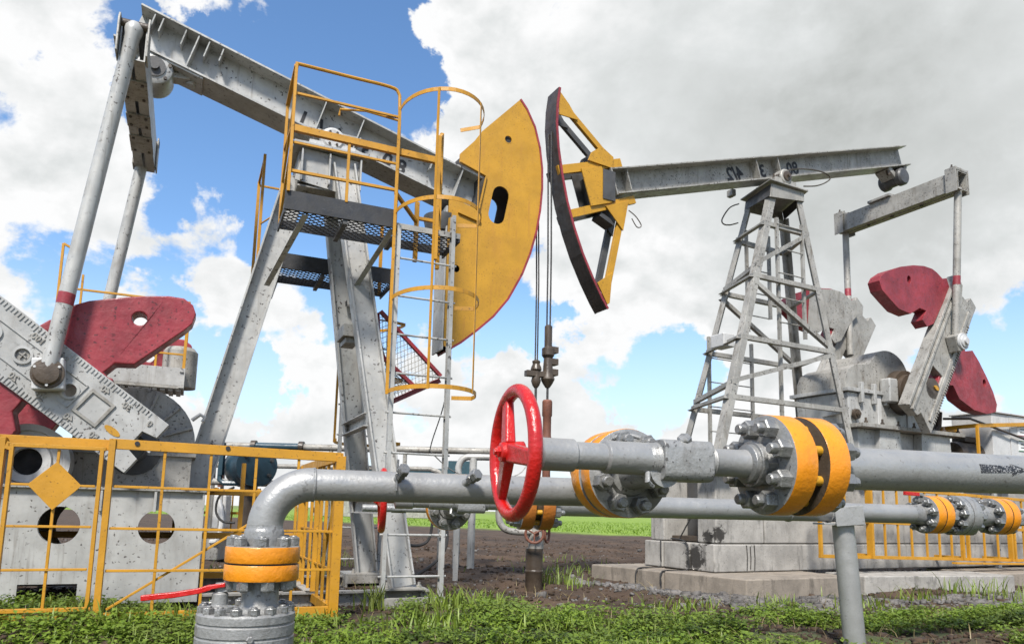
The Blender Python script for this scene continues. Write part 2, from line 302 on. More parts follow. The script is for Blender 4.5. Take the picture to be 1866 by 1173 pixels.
class MB:
    def __init__(s): s.v, s.f, s.m, s.cur = [], [], [], 0
    def add(s, vs, fs):
        n = len(s.v); s.v += [tuple(p) for p in vs]
        for f in fs: s.f.append(tuple(i + n for i in f)); s.m.append(s.cur)
        return s
    def box(s, c, sx, sy, sz, rot=None):
        c = V(c); R = rot or M.Identity(3)
        vs = [c + R @ V((x * sx / 2, y * sy / 2, z * sz / 2)) for x in (-1, 1) for y in (-1, 1) for z in (-1, 1)]
        return s.add(vs, [(0, 1, 3, 2), (4, 6, 7, 5), (0, 4, 5, 1), (2, 3, 7, 6), (0, 2, 6, 4), (1, 5, 7, 3)])
    def rng(s, a, b):
        return s.box([(p + q) / 2 for p, q in zip(a, b)], *[abs(q - p) for p, q in zip(a, b)])
    def bar(s, p0, p1, w, h, up=None):
        """square bar: w across, h along the up direction"""
        return s.sect(p0, p1, [(-w / 2, -h / 2), (w / 2, -h / 2), (w / 2, h / 2), (-w / 2, h / 2)], up)
    def sect(s, p0, p1, prof, up=None):
        p0, p1 = V(p0), V(p1); d, x, y = perp(p1 - p0, up); n = len(prof)
        vs = [p + x * a + y * b for p in (p0, p1) for a, b in prof]
        fs = [(i, (i + 1) % n, n + (i + 1) % n, n + i) for i in range(n)]
        tri = fill_outline([prof])
        fs += [tuple(t) for t in tri] + [tuple(n + i for i in reversed(t)) for t in tri]
        return s.add(vs, fs)
    def ibeam(s, p0, p1, h, w, tf, tw, up=None):
        a, b, c, t = w / 2, h / 2, h / 2 - tf, tw / 2
        return s.sect(p0, p1, [(-a, -b), (a, -b), (a, -c), (t, -c), (t, c), (a, c), (a, b), (-a, b), (-a, c), (-t, c), (-t, -c), (-a, -c)], up)
    def chan(s, p0, p1, h, w, t, up=None, flip=1):
        a, b = w * flip, h / 2; k = t * flip
        return s.sect(p0, p1, [(0, -b), (a, -b), (a, -b + t), (k, -b + t), (k, b - t), (a, b - t), (a, b), (0, b)], up)
    def angle(s, p0, p1, w, t, up=None, fx=1, fy=1):
        return s.sect(p0, p1, [(0, 0), (w * fx, 0), (w * fx, t * fy), (t * fx, t * fy), (t * fx, w * fy), (0, w * fy)], up)
    def tube(s, pts, r, n=10, caps=True, closed=False):
        pts = [V(p) for p in pts]; k = len(pts); rr = r if isinstance(r, (list, tuple)) else [r] * k
        vs, x = [], None
        for i, p in enumerate(pts):
            a = pts[(i - 1) % k] if (closed or i) else p; b = pts[(i + 1) % k] if (closed or i < k - 1) else p
            d = (b - a).normalized()
            if x is None: _, x, _ = perp(d)
            x = (x - d * x.dot(d)).normalized(); y = d.cross(x)
            vs += [p + (x * math.cos(2 * PI * j / n) + y * math.sin(2 * PI * j / n)) * rr[i] for j in range(n)]
        fs = []
        for i in range(k if closed else k - 1):
            o, q = i * n, ((i + 1) % k) * n
            fs += [(o + j, o + (j + 1) % n, q + (j + 1) % n, q + j) for j in range(n)]
        if caps and not closed: fs += [tuple(range(n))[::-1], tuple((k - 1) * n + j for j in range(n))]
        return s.add(vs, fs)
    def lathe(s, o, ax, prof, n=24, ph=0.0):
        """profile of (distance along axis, radius)"""
        o = V(o); d, x, y = perp(ax); vs, fs, k = [], [], len(prof)
        for t, r in prof:
            vs += [o + d * t + (x * math.cos(2 * PI * j / n + ph) + y * math.sin(2 * PI * j / n + ph)) * max(r, 1e-5) for j in range(n)]
        for i in range(k - 1):
            fs += [(i * n + j, i * n + (j + 1) % n, (i + 1) * n + (j + 1) % n, (i + 1) * n + j) for j in range(n)]
        ring = prof[0] == prof[-1]
        if prof[0][1] > 1e-4 and not ring: fs.append(tuple(range(n))[::-1])
        if prof[-1][1] > 1e-4 and not ring: fs.append(tuple((k - 1) * n + j for j in range(n)))
        return s.add(vs, fs)
    def cyl(s, p0, p1, r, n=16, r1=None):
        p0, p1 = V(p0), V(p1); L = (p1 - p0).length
        return s.lathe(p0, p1 - p0, [(0, r), (L, r if r1 is None else r1)], n)
    def prism(s, outer, o, ex, ey, depth, holes=()):
        """flat outline with holes, depth along ex x ey"""
        o, ex, ey = V(o), V(ex), V(ey); nz = ex.cross(ey).normalized() * depth
        loops = [list(outer)] + [list(h) for h in holes]
        flat = [p for l in loops for p in l]; n = len(flat)
        P = lambda p: o + ex * p[0] + ey * p[1]
        vs = [P(p) for p in flat] + [P(p) + nz for p in flat]
        tri = fill_outline(loops)
        fs = [tuple(t) for t in tri] + [tuple(n + i for i in reversed(t)) for t in tri]
        b = 0
        for l in loops:
            k = len(l); fs += [(b + i, b + (i + 1) % k, n + b + (i + 1) % k, n + b + i) for i in range(k)]; b += k
        return s.add(vs, fs)
    def mesh(s, name, mats, smooth=35):
        me = bpy.data.meshes.new(name); me.from_pydata(s.v, [], s.f)
        for m in (mats if isinstance(mats, (list, tuple)) else [mats]): me.materials.append(m)
        if any(s.m): me.polygons.foreach_set('material_index', s.m)
        import bmesh
        bm = bmesh.new(); bm.from_mesh(me); bmesh.ops.recalc_face_normals(bm, faces=bm.faces); bm.to_mesh(me); bm.free()
        if smooth:
            me.polygons.foreach_set('use_smooth', [True] * len(me.polygons)); me.set_sharp_from_angle(angle=math.radians(smooth))
        me.update(); return me
    def build(s, name, mats, parent=None, bev=0, smooth=35, seg=2):
        if parent is not None and parent.name in ORG:
            o = ORG[parent.name]; s.v = [(a - o.x, b - o.y, c - o.z) for a, b, c in s.v]
        ob = bpy.data.objects.new(name, s.mesh(name, mats, smooth)); COL.objects.link(ob)
        if parent is not None:
            ob.parent = parent
            if parent.name in ORG: ORG[ob.name] = ORG[parent.name]
        if bev:
            md = ob.modifiers.new('edge', 'BEVEL'); md.width = bev; md.segments = seg; md.limit_method = 'ANGLE'; md.angle_limit = math.radians(40)
            md.harden_normals = bool(smooth)
        return ob
ORG = {}
def tag(o, label=None, cat=None, group=None, kind=None):
    for k, q in (('label', label), ('category', cat), ('group', group), ('kind', kind)):
        if q: o[k] = q
    return o
def thing(name, label, cat, loc=(0, 0, 0), rz=0.0, group=None, world=False):
    o = bpy.data.objects.new(name, None); COL.objects.link(o); o.location = loc; o.rotation_euler.z = rz
    o.empty_display_size = .2
    if world: ORG[o.name] = V(loc)       # parts are given in world coordinates
    return tag(o, label, cat, group)
def inst(name, me, parent, mat4):
    o = bpy.data.objects.new(name, me); COL.objects.link(o); o.parent = parent
    if parent.name in ORG: mat4 = M.Translation(-ORG[parent.name]) @ mat4
    o.matrix_local = mat4; return o
def frame(o, z, spin=0.0):               # a matrix that stands its local Z along z
    d, x, y = perp(z); R = M(((x.x, y.x, d.x), (x.y, y.y, d.y), (x.z, y.z, d.z))).to_4x4()
    return M.Translation(V(o)) @ R @ M.Rotation(spin, 4, 'Z')
def circ(c, r, n=20, sx=1, a0=0): return [(c[0] + r * sx * math.cos(a0 + 2 * PI * i / n), c[1] + r * math.sin(a0 + 2 * PI * i / n)) for i in range(n)]
def nut_mesh(name, r, h, stud=.35, mats=None, sr=.56):
    b = MB(); b.lathe((0, 0, 0), (0, 0, 1), [(0, r), (h * .88, r), (h, r * .88)], 6)
    b.lathe((0, 0, h * .9), (0, 0, 1), [(0, r * sr), (h * stud, r * sr), (h * stud + .12 * h, r * sr * .8)], 12)
    return b.mesh(name, mats or NUTM, 30)
def catmull(pts, k=6):
    pts = [V(p) for p in pts]; out = []
    for i in range(len(pts) - 1):
        a, b, c, d = pts[max(i - 1, 0)], pts[i], pts[i + 1], pts[min(i + 2, len(pts) - 1)]
        for j in range(k):
            t = j / k; out.append(.5 * ((2 * b) + (c - a) * t + (2 * a - 5 * b + 4 * c - d) * t * t + (3 * b - a - 3 * c + d) * t ** 3))
    return out + [pts[-1]]
def text_mesh(txt, size, mat, depth, mirror=True, name='numeral'):
    cu = bpy.data.curves.new(name, 'FONT'); cu.body = txt; cu.size = size; cu.extrude = depth; cu.offset = size * .028; cu.resolution_u = 2
    o = bpy.data.objects.new(name, cu); COL.objects.link(o); dg = bpy.context.evaluated_depsgraph_get()
    me = bpy.data.meshes.new_from_object(o.evaluated_get(dg)); bpy.data.objects.remove(o); bpy.data.curves.remove(cu)
    n = len(me.vertices); co = np.empty(n * 3); me.vertices.foreach_get('co', co); co = co.reshape(-1, 3)
    if n:
        co[:, 0] -= (co[:, 0].min() + co[:, 0].max()) / 2; co[:, 1] -= (co[:, 1].min() + co[:, 1].max()) / 2
    if mirror: co[:, 0] *= -1
    me.vertices.foreach_set('co', co.ravel())
    if mirror: me.flip_normals()
    me.materials.clear(); me.materials.append(mat); me.name = name
    return me
def bars(parent, name, segs, mat, w=.04, h=None, up=None, bev=0, round_=False):
    out = []
    for p0, p1 in segs:
        b = MB()
        if round_: b.tube([p0, p1], w / 2, 8)
        else: b.bar(p0, p1, w, h or w, up)
        out.append(b.build(name, mat, parent, bev))
    return out
def grating(parent, o, lx, ly, cell, w, h, mat, name='grating'):
    """diamond mesh over a rectangle in the local x / y plane"""
    b = MB(); o = V(o)
    def clip(x0, y0, dx, dy):
        t0, t1 = 0, 1
        for p, q in ((-dx, x0), (dx, lx - x0), (-dy, y0), (dy, ly - y0)):
            if abs(p) < 1e-9:
                if q < 0: return None
                continue
            t = q / p
            if p < 0: t0 = max(t0, t)
            else: t1 = min(t1, t)
        return None if t0 >= t1 else ((x0 + dx * t0, y0 + dy * t0), (x0 + dx * t1, y0 + dy * t1))
    n = int((lx + ly) / cell) + 2
    for sg in (1, -1):
        for i in range(-int(ly / cell) - 1, n):
            x0 = i * cell; c = clip(x0 if sg > 0 else x0, 0 if sg > 0 else ly, ly * 1.0, ly * sg)
            if c:
                (ax, ay), (bx, by) = c
                if math.hypot(bx - ax, by - ay) > .02: b.bar(o + V((ax, ay, 0)), o + V((bx, by, 0)), w, h, (0, 0, 1))
    return tag(b.build(name, mat, parent, smooth=0), kind='stuff')

# ------------------------------------------------------------------ ground
def vnoise(x, y, seed=0):
    """smooth value noise on arrays"""
    xi, yi = np.floor(x).astype(int), np.floor(y).astype(int); xf, yf = x - xi, y - yi
    def h(a, b):
        k = (a * 374761393 + b * 668265263 + seed * 974711) & 0x7fffffff
        k = ((k ^ (k >> 13)) * 1274126177) & 0x7fffffff
        return ((k ^ (k >> 16)) & 0xffff) / 65535.0
    u, w = xf * xf * (3 - 2 * xf), yf * yf * (3 - 2 * yf)
    return (h(xi, yi) * (1 - u) + h(xi + 1, yi) * u) * (1 - w) + (h(xi, yi + 1) * (1 - u) + h(xi + 1, yi + 1) * u) * w
def height(x, y):
    near = np.clip((40 - y) / 15, 0, 1)
    z = (vnoise(x * .5, y * .5, 1) - .5) * .10 + (vnoise(x * 1.7, y * 1.7, 2) - .5) * .06 + (vnoise(x * 5, y * 5, 3) - .5) * .035 + (vnoise(x * 11, y * 11, 4) - .5) * .018
    z = z + .032 * np.sin((y + .25 * x) * 3.6 + 2 * vnoise(x * .4, y * .4, 9))        # harrow furrows
    verge = np.clip((8.6 - y) / 1.2, 0, 1) * .035
    return z * near * 1.0 - .035 + verge
def build_ground():
    xs = np.concatenate([-np.geomspace(4000, 9.3, 24), np.arange(-9, 12.01, .095), np.geomspace(12.4, 4000, 24)])
    ys = np.concatenate([[-60, -20, -6, -1, 2, 4], np.arange(4.6, 24, .10), np.arange(24.2, 40, .5), np.geomspace(41, 6000, 34)])
    X, Y = np.meshgrid(xs, ys); Z = height(X, Y)
    nx, ny = len(xs), len(ys); vs = np.stack([X, Y, Z], -1).reshape(-1, 3)
    i = np.arange(nx - 1)[None] + np.arange(ny - 1)[:, None] * nx
    fs = np.stack([i, i + 1, i + nx + 1, i + nx], -1).reshape(-1, 4)
    me = bpy.data.meshes.new('ground'); me.from_pydata(vs.tolist(), [], fs.tolist()); me.materials.append(SOIL)
    me.polygons.foreach_set('use_smooth', [True] * len(me.polygons))
    o = bpy.data.objects.new('ground', me); COL.objects.link(o); tag(o, kind='structure')
build_ground()

def bulk(name, vs, nper, faces, mat, label, cat, smooth=False):
    """many alike little pieces in one mesh: vs (n, nper, 3), faces index one piece"""
    n = len(vs); V_ = np.asarray(vs).reshape(-1, 3)
    base = (np.arange(n) * nper)[:, None]
    me = bpy.data.meshes.new(name); allf = []; loops = []; starts = []; tot = []
    f = [np.asarray(q) for q in faces]
    k = len(f[0]); F = np.concatenate([base + q[None] for q in f], 0)
    me.vertices.add(len(V_)); me.vertices.foreach_set('co', V_.astype(np.float32).ravel())
    me.loops.add(F.size); me.loops.foreach_set('vertex_index', F.astype(np.int32).ravel())
    me.polygons.add(len(F)); me.polygons.foreach_set('loop_start', (np.arange(len(F)) * k).astype(np.int32)); me.polygons.foreach_set('loop_total', np.full(len(F), k, np.int32))
    me.materials.append(mat); me.update(calc_edges=True); me.validate()
    if smooth: me.polygons.foreach_set('use_smooth', [True] * len(me.polygons))
    o = bpy.data.objects.new(name, me); COL.objects.link(o); return tag(o, label, cat, kind='stuff')
CUBE = np.array([[x, y, z] for x in (-1, 1) for y in (-1, 1) for z in (-1, 1)], float)
CF = [(0, 1, 3, 2), (4, 6, 7, 5), (0, 4, 5, 1), (2, 3, 7, 6), (0, 2, 6, 4), (1, 5, 7, 3)]
def lumps(name, px, py, size, mat, label, cat, flat=.6, sink=.25):
    n = len(px); v = CUBE[None] * (1 + RNG.uniform(-.35, .35, (n, 8, 3)))
    v *= .5 * size[:, None, None] * np.stack([RNG.uniform(.7, 1.4, n), RNG.uniform(.7, 1.3, n), RNG.uniform(flat * .7, flat * 1.2, n)], -1)[:, None]
    a = RNG.uniform(0, 2 * PI, n); t = RNG.uniform(-.5, .5, n)
    y, z = v[..., 1] * np.cos(t)[:, None] - v[..., 2] * np.sin(t)[:, None], v[..., 1] * np.sin(t)[:, None] + v[..., 2] * np.cos(t)[:, None]
    x, y = v[..., 0] * np.cos(a)[:, None] - y * np.sin(a)[:, None], v[..., 0] * np.sin(a)[:, None] + y * np.cos(a)[:, None]
    zz = height(px, py) + size * flat * sink
    return bulk(name, np.stack([x + px[:, None], y + py[:, None], z + zz[:, None]], -1), 8, CF, mat, label, cat)
n = 19000; py = 5.4 + 24 * RNG.random(n) ** 1.7; px = (RNG.random(n) * 2 - 1) * (py * .72 + .5)
lumps('soil_clods', px, py, RNG.gamma(1.7, .010, n) + .010, CLOD, 'loose dark clods of ploughed soil', 'soil', .7)
n = 14000                                  # crushed stone round the foot of the slabs
gx = RNG.uniform(.9, 8.2, n); gy = 9.75 + .27 * np.clip(gx - 3, -.2, 9) + np.abs(RNG.normal(0, .42, n)) * -1 + np.clip(3 - gx, 0, 3) * 1.05
lumps('gravel', gx, gy, RNG.gamma(2, .009, n) + .010, STONE, 'grey crushed stone heaped along the concrete slabs', 'gravel', .75)
n = 1500; py = 8.2 + 14 * RNG.random(n) ** 1.4; px = (RNG.random(n) * 2 - 1) * (py * .7)
lumps('pebbles', px, py, RNG.gamma(2, .010, n) + .012, STONE, 'pale pebbles scattered over the bare soil', 'pebbles', .8)

def leaves(px, py, pz, size, tilt_lo, tilt_hi):
    """folded kite-shaped leaves, 2 quads each"""
    n = len(px); a = RNG.uniform(0, 2 * PI, n); t = RNG.uniform(tilt_lo, tilt_hi, n); L = size; w = size * RNG.uniform(.30, .5, n)
    d = np.stack([np.cos(a) * np.cos(t), np.sin(a) * np.cos(t), np.sin(t)], -1); s = np.stack([-np.sin(a), np.cos(a), RNG.uniform(-.3, .3, n)], -1)
    up = np.cross(d, s); o = np.stack([px, py, pz], -1)
    p0 = o; p3 = o + d * L[:, None] - up * (L * .18)[:, None]; m1 = o + d * (L * .45)[:, None]
    pL = m1 + s * w[:, None] + up * (L * .12)[:, None]; pR = m1 - s * w[:, None] + up * (L * .12)[:, None]
    return np.stack([p0, pL, p3, m1, pR], 1)
LF = [(0, 3, 1), (1, 3, 2), (0, 4, 3), (3, 4, 2)]
def cover(x, y, k=0.0):
    """how thick the weeds stand: a front verge with bare patches"""
    e = 8.12 + .5 * (vnoise(x * .7 + 9, y * .5, 21) - .5) * 2 + np.where(x > 2.5, .35 + .10 * (x - 2.5), 0) + np.where((x > .7) & (x < 2.5), .1, 0) - np.where((x < -1.2), .75, 0)
    c = np.clip((e - y) / .5, 0, 1)
    hole = np.clip((vnoise(x * 1.1 + 4, y * 1.6, 22) * .65 + vnoise(x * 3.3, y * 3.3, 23) * .35 - .41) * 6, 0, 1)
    return c * np.maximum(hole, np.where(x < -1.5, .65, k))
n = 15000; x = RNG.uniform(-6, 8.5, n); y = RNG.uniform(5.3, 9.6, n)
keep = (RNG.random(n) < cover(x, y)) & (np.abs(x) < y * .78 + .3); x, y = x[keep], y[keep]
hh = .03 + .10 * RNG.random(len(x)) * (.5 + vnoise(x * 1.5, y * 1.5, 31))
K = 14
qx = np.repeat(x, K); qy = np.repeat(y, K); qh = np.repeat(hh, K); r = RNG.random(len(qx)) ** .6 * .085; a = RNG.uniform(0, 2 * PI, len(qx))
qx = qx + r * np.cos(a); qy = qy + r * np.sin(a)
lv = leaves(qx, qy, height(qx, qy) + qh * RNG.uniform(.15, 1.1, len(qx)), RNG.uniform(.022, .055, len(qx)), -.35, .7)
bulk('ground_weeds', lv, 5, LF, LEAF, 'low leafy green weeds covering the verge in front', 'weeds')
def blades(x, y, h, lean=.5, wid=.006):
    n = len(x); a = RNG.uniform(0, 2 * PI, n); ln = RNG.uniform(.1, lean, n) * h; z = height(x, y) - .01
    dx, dy = np.cos(a), np.sin(a); sx, sy = -dy * wid, dx * wid
    pts = []
    for t, w in ((0, 1.0), (.45, .85), (.8, .5)):
        cx, cy, cz = x + dx * ln * t * t, y + dy * ln * t * t, z + h * t * (1 - .12 * t)
        pts += [np.stack([cx - sx * w, cy - sy * w, cz], -1), np.stack([cx + sx * w, cy + sy * w, cz], -1)]
    cx, cy, cz = x + dx * ln, y + dy * ln, z + h * .86
    pts += [np.stack([cx, cy, cz], -1), np.stack([cx + sx * .1, cy + sy * .1, cz - .002], -1)]
    return np.stack(pts, 1)
BF = [(0, 1, 3, 2), (2, 3, 5, 4), (4, 5, 7, 6)]
n = 26000; x = RNG.uniform(-6, 8.5, n); y = RNG.uniform(5.3, 9.4, n)
keep = (RNG.random(n) < cover(x, y) * np.clip((vnoise(x * 1.9 + 2, y * 1.9, 41) - .30) * 3, .12, 1)) & (np.abs(x) < y * .78 + .3)
B1 = blades(x[keep], y[keep], RNG.uniform(.05, .17, keep.sum()), .8)
T = []                                    # tall tufts against the fence, the ladder foot and the slabs
for cx, cy, k, hh, rr in [(-1.34, 7.75, 46, .34, .14), (-.55, 7.7, 90, .30, .32), (-.2, 7.9, 70, .26, .3), (-1.75, 6.86, 40, .2, .25), (-2.7, 6.45, 60, .24, .4), (-3.6, 6.3, 60, .24, .4), (-4.2, 5.95, 50, .24, .4), (-3.1, 6.5, 40, .2, .3),
                         (.62, 10.6, 60, .32, .22), (.9, 10.5, 40, .22, .3), (3.3, 9.25, 60, .2, .3), (5.5, 10.1, 70, .3, .4), (6.6, 10.6, 80, .34, .5), (4.3, 9.3, 70, .22, .4), (2.0, 8.5, 90, .2, .5), (-.65, 6.3, 90, .26, .4), (.45, 6.4, 70, .22, .5), (1.3, 13.2, 60, .25, .9), (.9, 16, 50, .2, 1.3), (-3.9, 11, 60, .3, .8), (-3.2, 14, 90, .3, 1.2)]:
    T.append(np.stack([cx + RNG.normal(0, rr * .5, k), cy + RNG.normal(0, rr * .5, k), hh * RNG.uniform(.45, 1.1, k)], -1))
T = np.concatenate(T); B2 = blades(T[:, 0], T[:, 1], T[:, 2], .75, .009)
bulk('grass_blades', np.concatenate([B1, B2]), 8, BF, BLADE, 'green grass blades and tufts growing through the weeds', 'grass')
n = 1500; x = RNG.uniform(-5, 7, n); y = 5.4 + 5.5 * RNG.random(n) ** 1.3
bulk('dry_stalks', blades(x, y, RNG.uniform(.04, .16, n), 1.6, .004), 8, BF, DRY, 'dry straw coloured stalks lying among the weeds', 'dry grass')
n = 26000; y = 34 + 60 * RNG.random(n) ** 1.5; x = RNG.uniform(-1, 1, n) * y * .72; e = x + y
keep = e > 42 + 5 * vnoise(x * .22, y * .22, 51)
bulk('field_grass', blades(x[keep], y[keep], RNG.uniform(.06, .18, keep.sum()), .8, .03), 8, BF, FARG, 'bright green young crop growing beyond the bare soil', 'field grass')
# far shelter belts on the horizon
n = 9000; seg = RNG.integers(0, 5, n); c0 = np.array([(-420, 700), (-120, 760), (150, 900), (420, 800), (-700, 900)])[seg]; wd = np.array([110, 60, 90, 140, 120])[seg]
x = c0[:, 0] + RNG.uniform(-1, 1, n) * wd; y = c0[:, 1] + RNG.normal(0, 6, n); top = 4 + 7 * vnoise(x * .06, y * 0 + seg, 61)
FARL = leafmat('far_tree_leaf', (.045, .075, .03), (.06, .10, .04), (.05, .08, .04))
bulk('far_woodland', leaves(x, y, -1 + top * RNG.random(n), RNG.uniform(1.4, 2.8, n), -.4, .9), 5, LF, FARL, 'thin dark line of trees on the horizon', 'woodland')

# ------------------------------------------------------------------ foreground pipework
def flange(parent, c, ax, R, thick, n, bolt_r, nut, r_in, nut_side=1, ph=.2, skip=(), rim=True, rm=None):
    """a disc with painted rim, c = centre of the visible face, ax = outward normal; nuts are its sub-parts"""
    ax = V(ax).normalized(); c = V(c); b = MB(); e = .006
    b.lathe(c, -ax, [(0, r_in), (0, R - e), (e * .3, R - e * .3)], 48)
    b.cur = 1; b.lathe(c - ax * e * .3, -ax, [(0, R - e * .3), (e * .7, R), (thick - e, R), (thick - e * .3, R - e * .3)], 48)
    b.cur = 0; b.lathe(c - ax * (thick - e * .3), -ax, [(0, R - e * .3), (e * .3, R - e), (e * .3, r_in)], 48)
    b.f = [f for f in b.f if len(f) < 10]; b.m = b.m[:len(b.f)]
    nrm = []
    # material per ring of faces
    o = b.build('flange', [CASTG, (rm or ORANGE) if rim else CASTG, OILY], parent)  # OILY serves here as the shade colour of the back faces
    co = c - (ORG[o.name] if o.name in ORG else V((0, 0, 0)))
    for p in o.data.polygons:
        flat = abs(V(p.normal).dot(ax)) > .9
        p.material_index = (2 if (V(p.center) - co).dot(ax) < -thick * .5 else 0) if flat else (1 if rim else 0)  # back faces coloured dark for the shade in the gap between discs
    d, x, y = perp(ax)
    for i in range(n):
        if i in skip: continue
        a = 2 * PI * i / n + ph
        p = c + (x * math.cos(a) + y * math.sin(a)) * bolt_r
        inst('nut', nut, o, frame(p, ax, random.uniform(0, PI / 3)))
    return o
NUT_S = nut_mesh('small_nut', .0235, .030, .15)
NUT_M = nut_mesh('nut', .033, .042, .55)
NUT_B = nut_mesh('large_nut', .0335, .044, .60)
NUT_T = nut_mesh('cap_nut', .0195, .021, .25)

def ball_valve():
    t = thing('ball_valve', 'grey flanged ball valve with a long red lever under the left orange flanges', 'valve', (-.888, 2.6, 0), world=True)
    x0, y0 = -.888, 2.6
    b = MB(); R = .160
    b.lathe((x0, y0, .535), (0, 0, 1), [(0, R - .012), (.002, R), (.030, R), (.034, R - .004), (.038, R - .004), (.041, R), (.072, R), (.076, R - .004), (.080, R - .004), (.083, R), (.106, R), (.113, R - .006), (.113, 0)], 56)
    b.lathe((x0, y0, .47), (0, 0, 1), [(0, .12), (.066, .12)], 32)
    body = b.build('body', CASTG, t)
    for i in range(16):
        a = 2 * PI * i / 16 + .1
        inst('cap_nut', NUT_T, body, frame((x0 + .139 * math.cos(a), y0 + .139 * math.sin(a), .648), (0, 0, 1), random.random()))
        inst('cap_nut', NUT_T, body, frame((x0 + .139 * math.cos(a), y0 + .139 * math.sin(a), .535), (0, 0, -1), random.random()))
    b = MB(); b.lathe((x0 + .066, y0 - .150, .578), (.42, -.9, 0), [(0, .012), (.016, .012), (.018, .009), (.026, .009)], 6); b.build('drain_plug', NUTM, body)
    b = MB(); b.lathe((x0, y0, .30), (0, 0, 1), [(0, .155), (.05, .155), (.05, .08), (.17, .08)], 40); b.build('lower_flange', CASTG, t)
    b = MB(); b.cyl((x0, y0, -.12), (x0, y0, .30), .06, 24); b.build('riser', PIPE, t)
    b = MB(); b.lathe((x0 - .075, y0 - .05, .648), (0, 0, 1), [(0, .045), (.018, .045), (.022, .026), (.06, .026), (.064, .018), (.095, .018)], 24)
    b.bar((x0 - .085, y0 - .05, .725), (x0 - .01, y0 - .05, .735), .03, .03); b.build('stem', CASTG, t, .003)
    b = MB(); p = [V((x0 - .055, y0 - .06, .738)), V((x0 - .10, y0 - .07, .730)), V((x0 - .135, y0 - .08, .718)), V((x0 - .205, y0 - .10, .706)), V((x0 - .30, y0 - .12, .696))]
    for i in range(4): b.bar(p[i], p[i + 1] + (p[i + 1] - p[i]).normalized() * .004, .030, .018 if i else .014)
    b.build('lever', REDG, t, .003)
ball_valve()

PD = V((.940, .341, 0)).normalized()      # the way the pipes run
def elbow_pipe():
    t = thing('elbow_pipe', 'silver pipe rising through orange flanges and bending over to the right', 'pipe', (-.846, 2.6, .65), world=True)
    x0, y0 = -.846, 2.6
    b = MB(); b.lathe((x0, y0, .645), (0, 0, 1), [(0, .085), (.012, .068), (.03, .0615), (.112, .0605)], 36); b.build('nozzle', CASTG, t)
    flange(t, (x0, y0, .751), (0, 0, -1), .123, .054, 8, .098, NUT_S, .04, ph=.25)
    f2 = flange(t, (x0, y0, .866), (0, 0, 1), .123, .055, 8, .098, NUT_S, .04, ph=.25)
    b = MB(); b.cyl((x0, y0, .803), (x0, y0, .813), .108, 32); b.build('gasket', STEEL, t)
    b = MB(); b.lathe((x0, y0, .862), (0, 0, 1), [(0, .0665), (.05, .0665), (.058, .064), (.064, .0605), (.075, .0605)], 36); b.build('weld_neck', CASTG, t)
    r, R = .0575, .155
    P0 = V((x0, y0, .925)); ez = V((0, 0, 1)); C = P0 + PD * R
    arc = [C - PD * R * math.cos(a) + ez * R * math.sin(a) for a in np.linspace(0, PI / 2, 16)]
    end = arc[-1]; P1 = end + PD * 1.12 + V((0, 0, .005))
    k = end + PD * 1.22
    nA = V((.334, -.943, 0)).normalized(); FA = V((.42, 2.62, 1.145)) - nA * .155
    bend = catmull([P1, P1 + PD * .075 + V((0, 0, .014)), FA - nA * .12 + V((-.02, 0, -.006)), FA], 9)
    b = MB(); b.tube(arc + [end + PD * .004], r + .002, 32); b.build('elbow', PIPE, t)
    b = MB(); b.tube([end] + [P1], r - .0015, 32); b.build('straight_pipe', PIPE, t)
    b = MB(); b.tube(bend, r - .001, 32); b.build('valve_bend', PIPE, t)
    for q, d in ((end, PD), (P1, PD)):
        b = MB(); b.lathe(q - d * .006, d, [(0, r), (.003, r + .0035), (.008, r + .0035), (.012, r)], 32); b.build('weld_bead', CASTG, t)
    # gauge bosses with hexagon plugs
    for u, lift, L in ((.285, .55, .05), (.53, .62, .062)):
        o = end + PD * u; d = (V((.22, -.85, 0)) + V((.25, 0, lift))).normalized()
        if u > .4: d = (V((.62, -.72, 0)) + V((0, 0, .42))).normalized()
        b = MB(); b.lathe(o + d * (r - .008), d, [(0, .018), (.012, .014), (L, .0135)], 16); p = b.build('gauge_boss', CASTG, t)
        b = MB(); b.lathe(o + d * (r - .008 + L * .55), d, [(0, .018), (.003, .0205), (.022, .0205), (.024, .017), (.030, .017), (.030, .0235), (.052, .0235), (.056, .020)], 6); b.build('hex_plug', NUTM, p)
        if u < .4:
            b = MB(); b.tube([o + d * .075 + V((-.01, 0, -.05)), o + d * .075 + V((-.008, 0, .062))], .0045, 8); b.build('bleed_pin', NUTM, p)
    # first disc of the pair at the choke (its mate belongs to the choke valve)
    flange(t, FA + nA * .068, nA, .158, .068, 8, .118, NUT_M, .03, skip=range(8))
    for i in range(8):
        a = 2 * PI * i / 8 + .12; d, x, y = perp(-nA)
        inst('nut', NUT_M, t, frame(FA + (x * math.cos(a) + y * math.sin(a)) * .118, -nA, random.random()))
elbow_pipe()

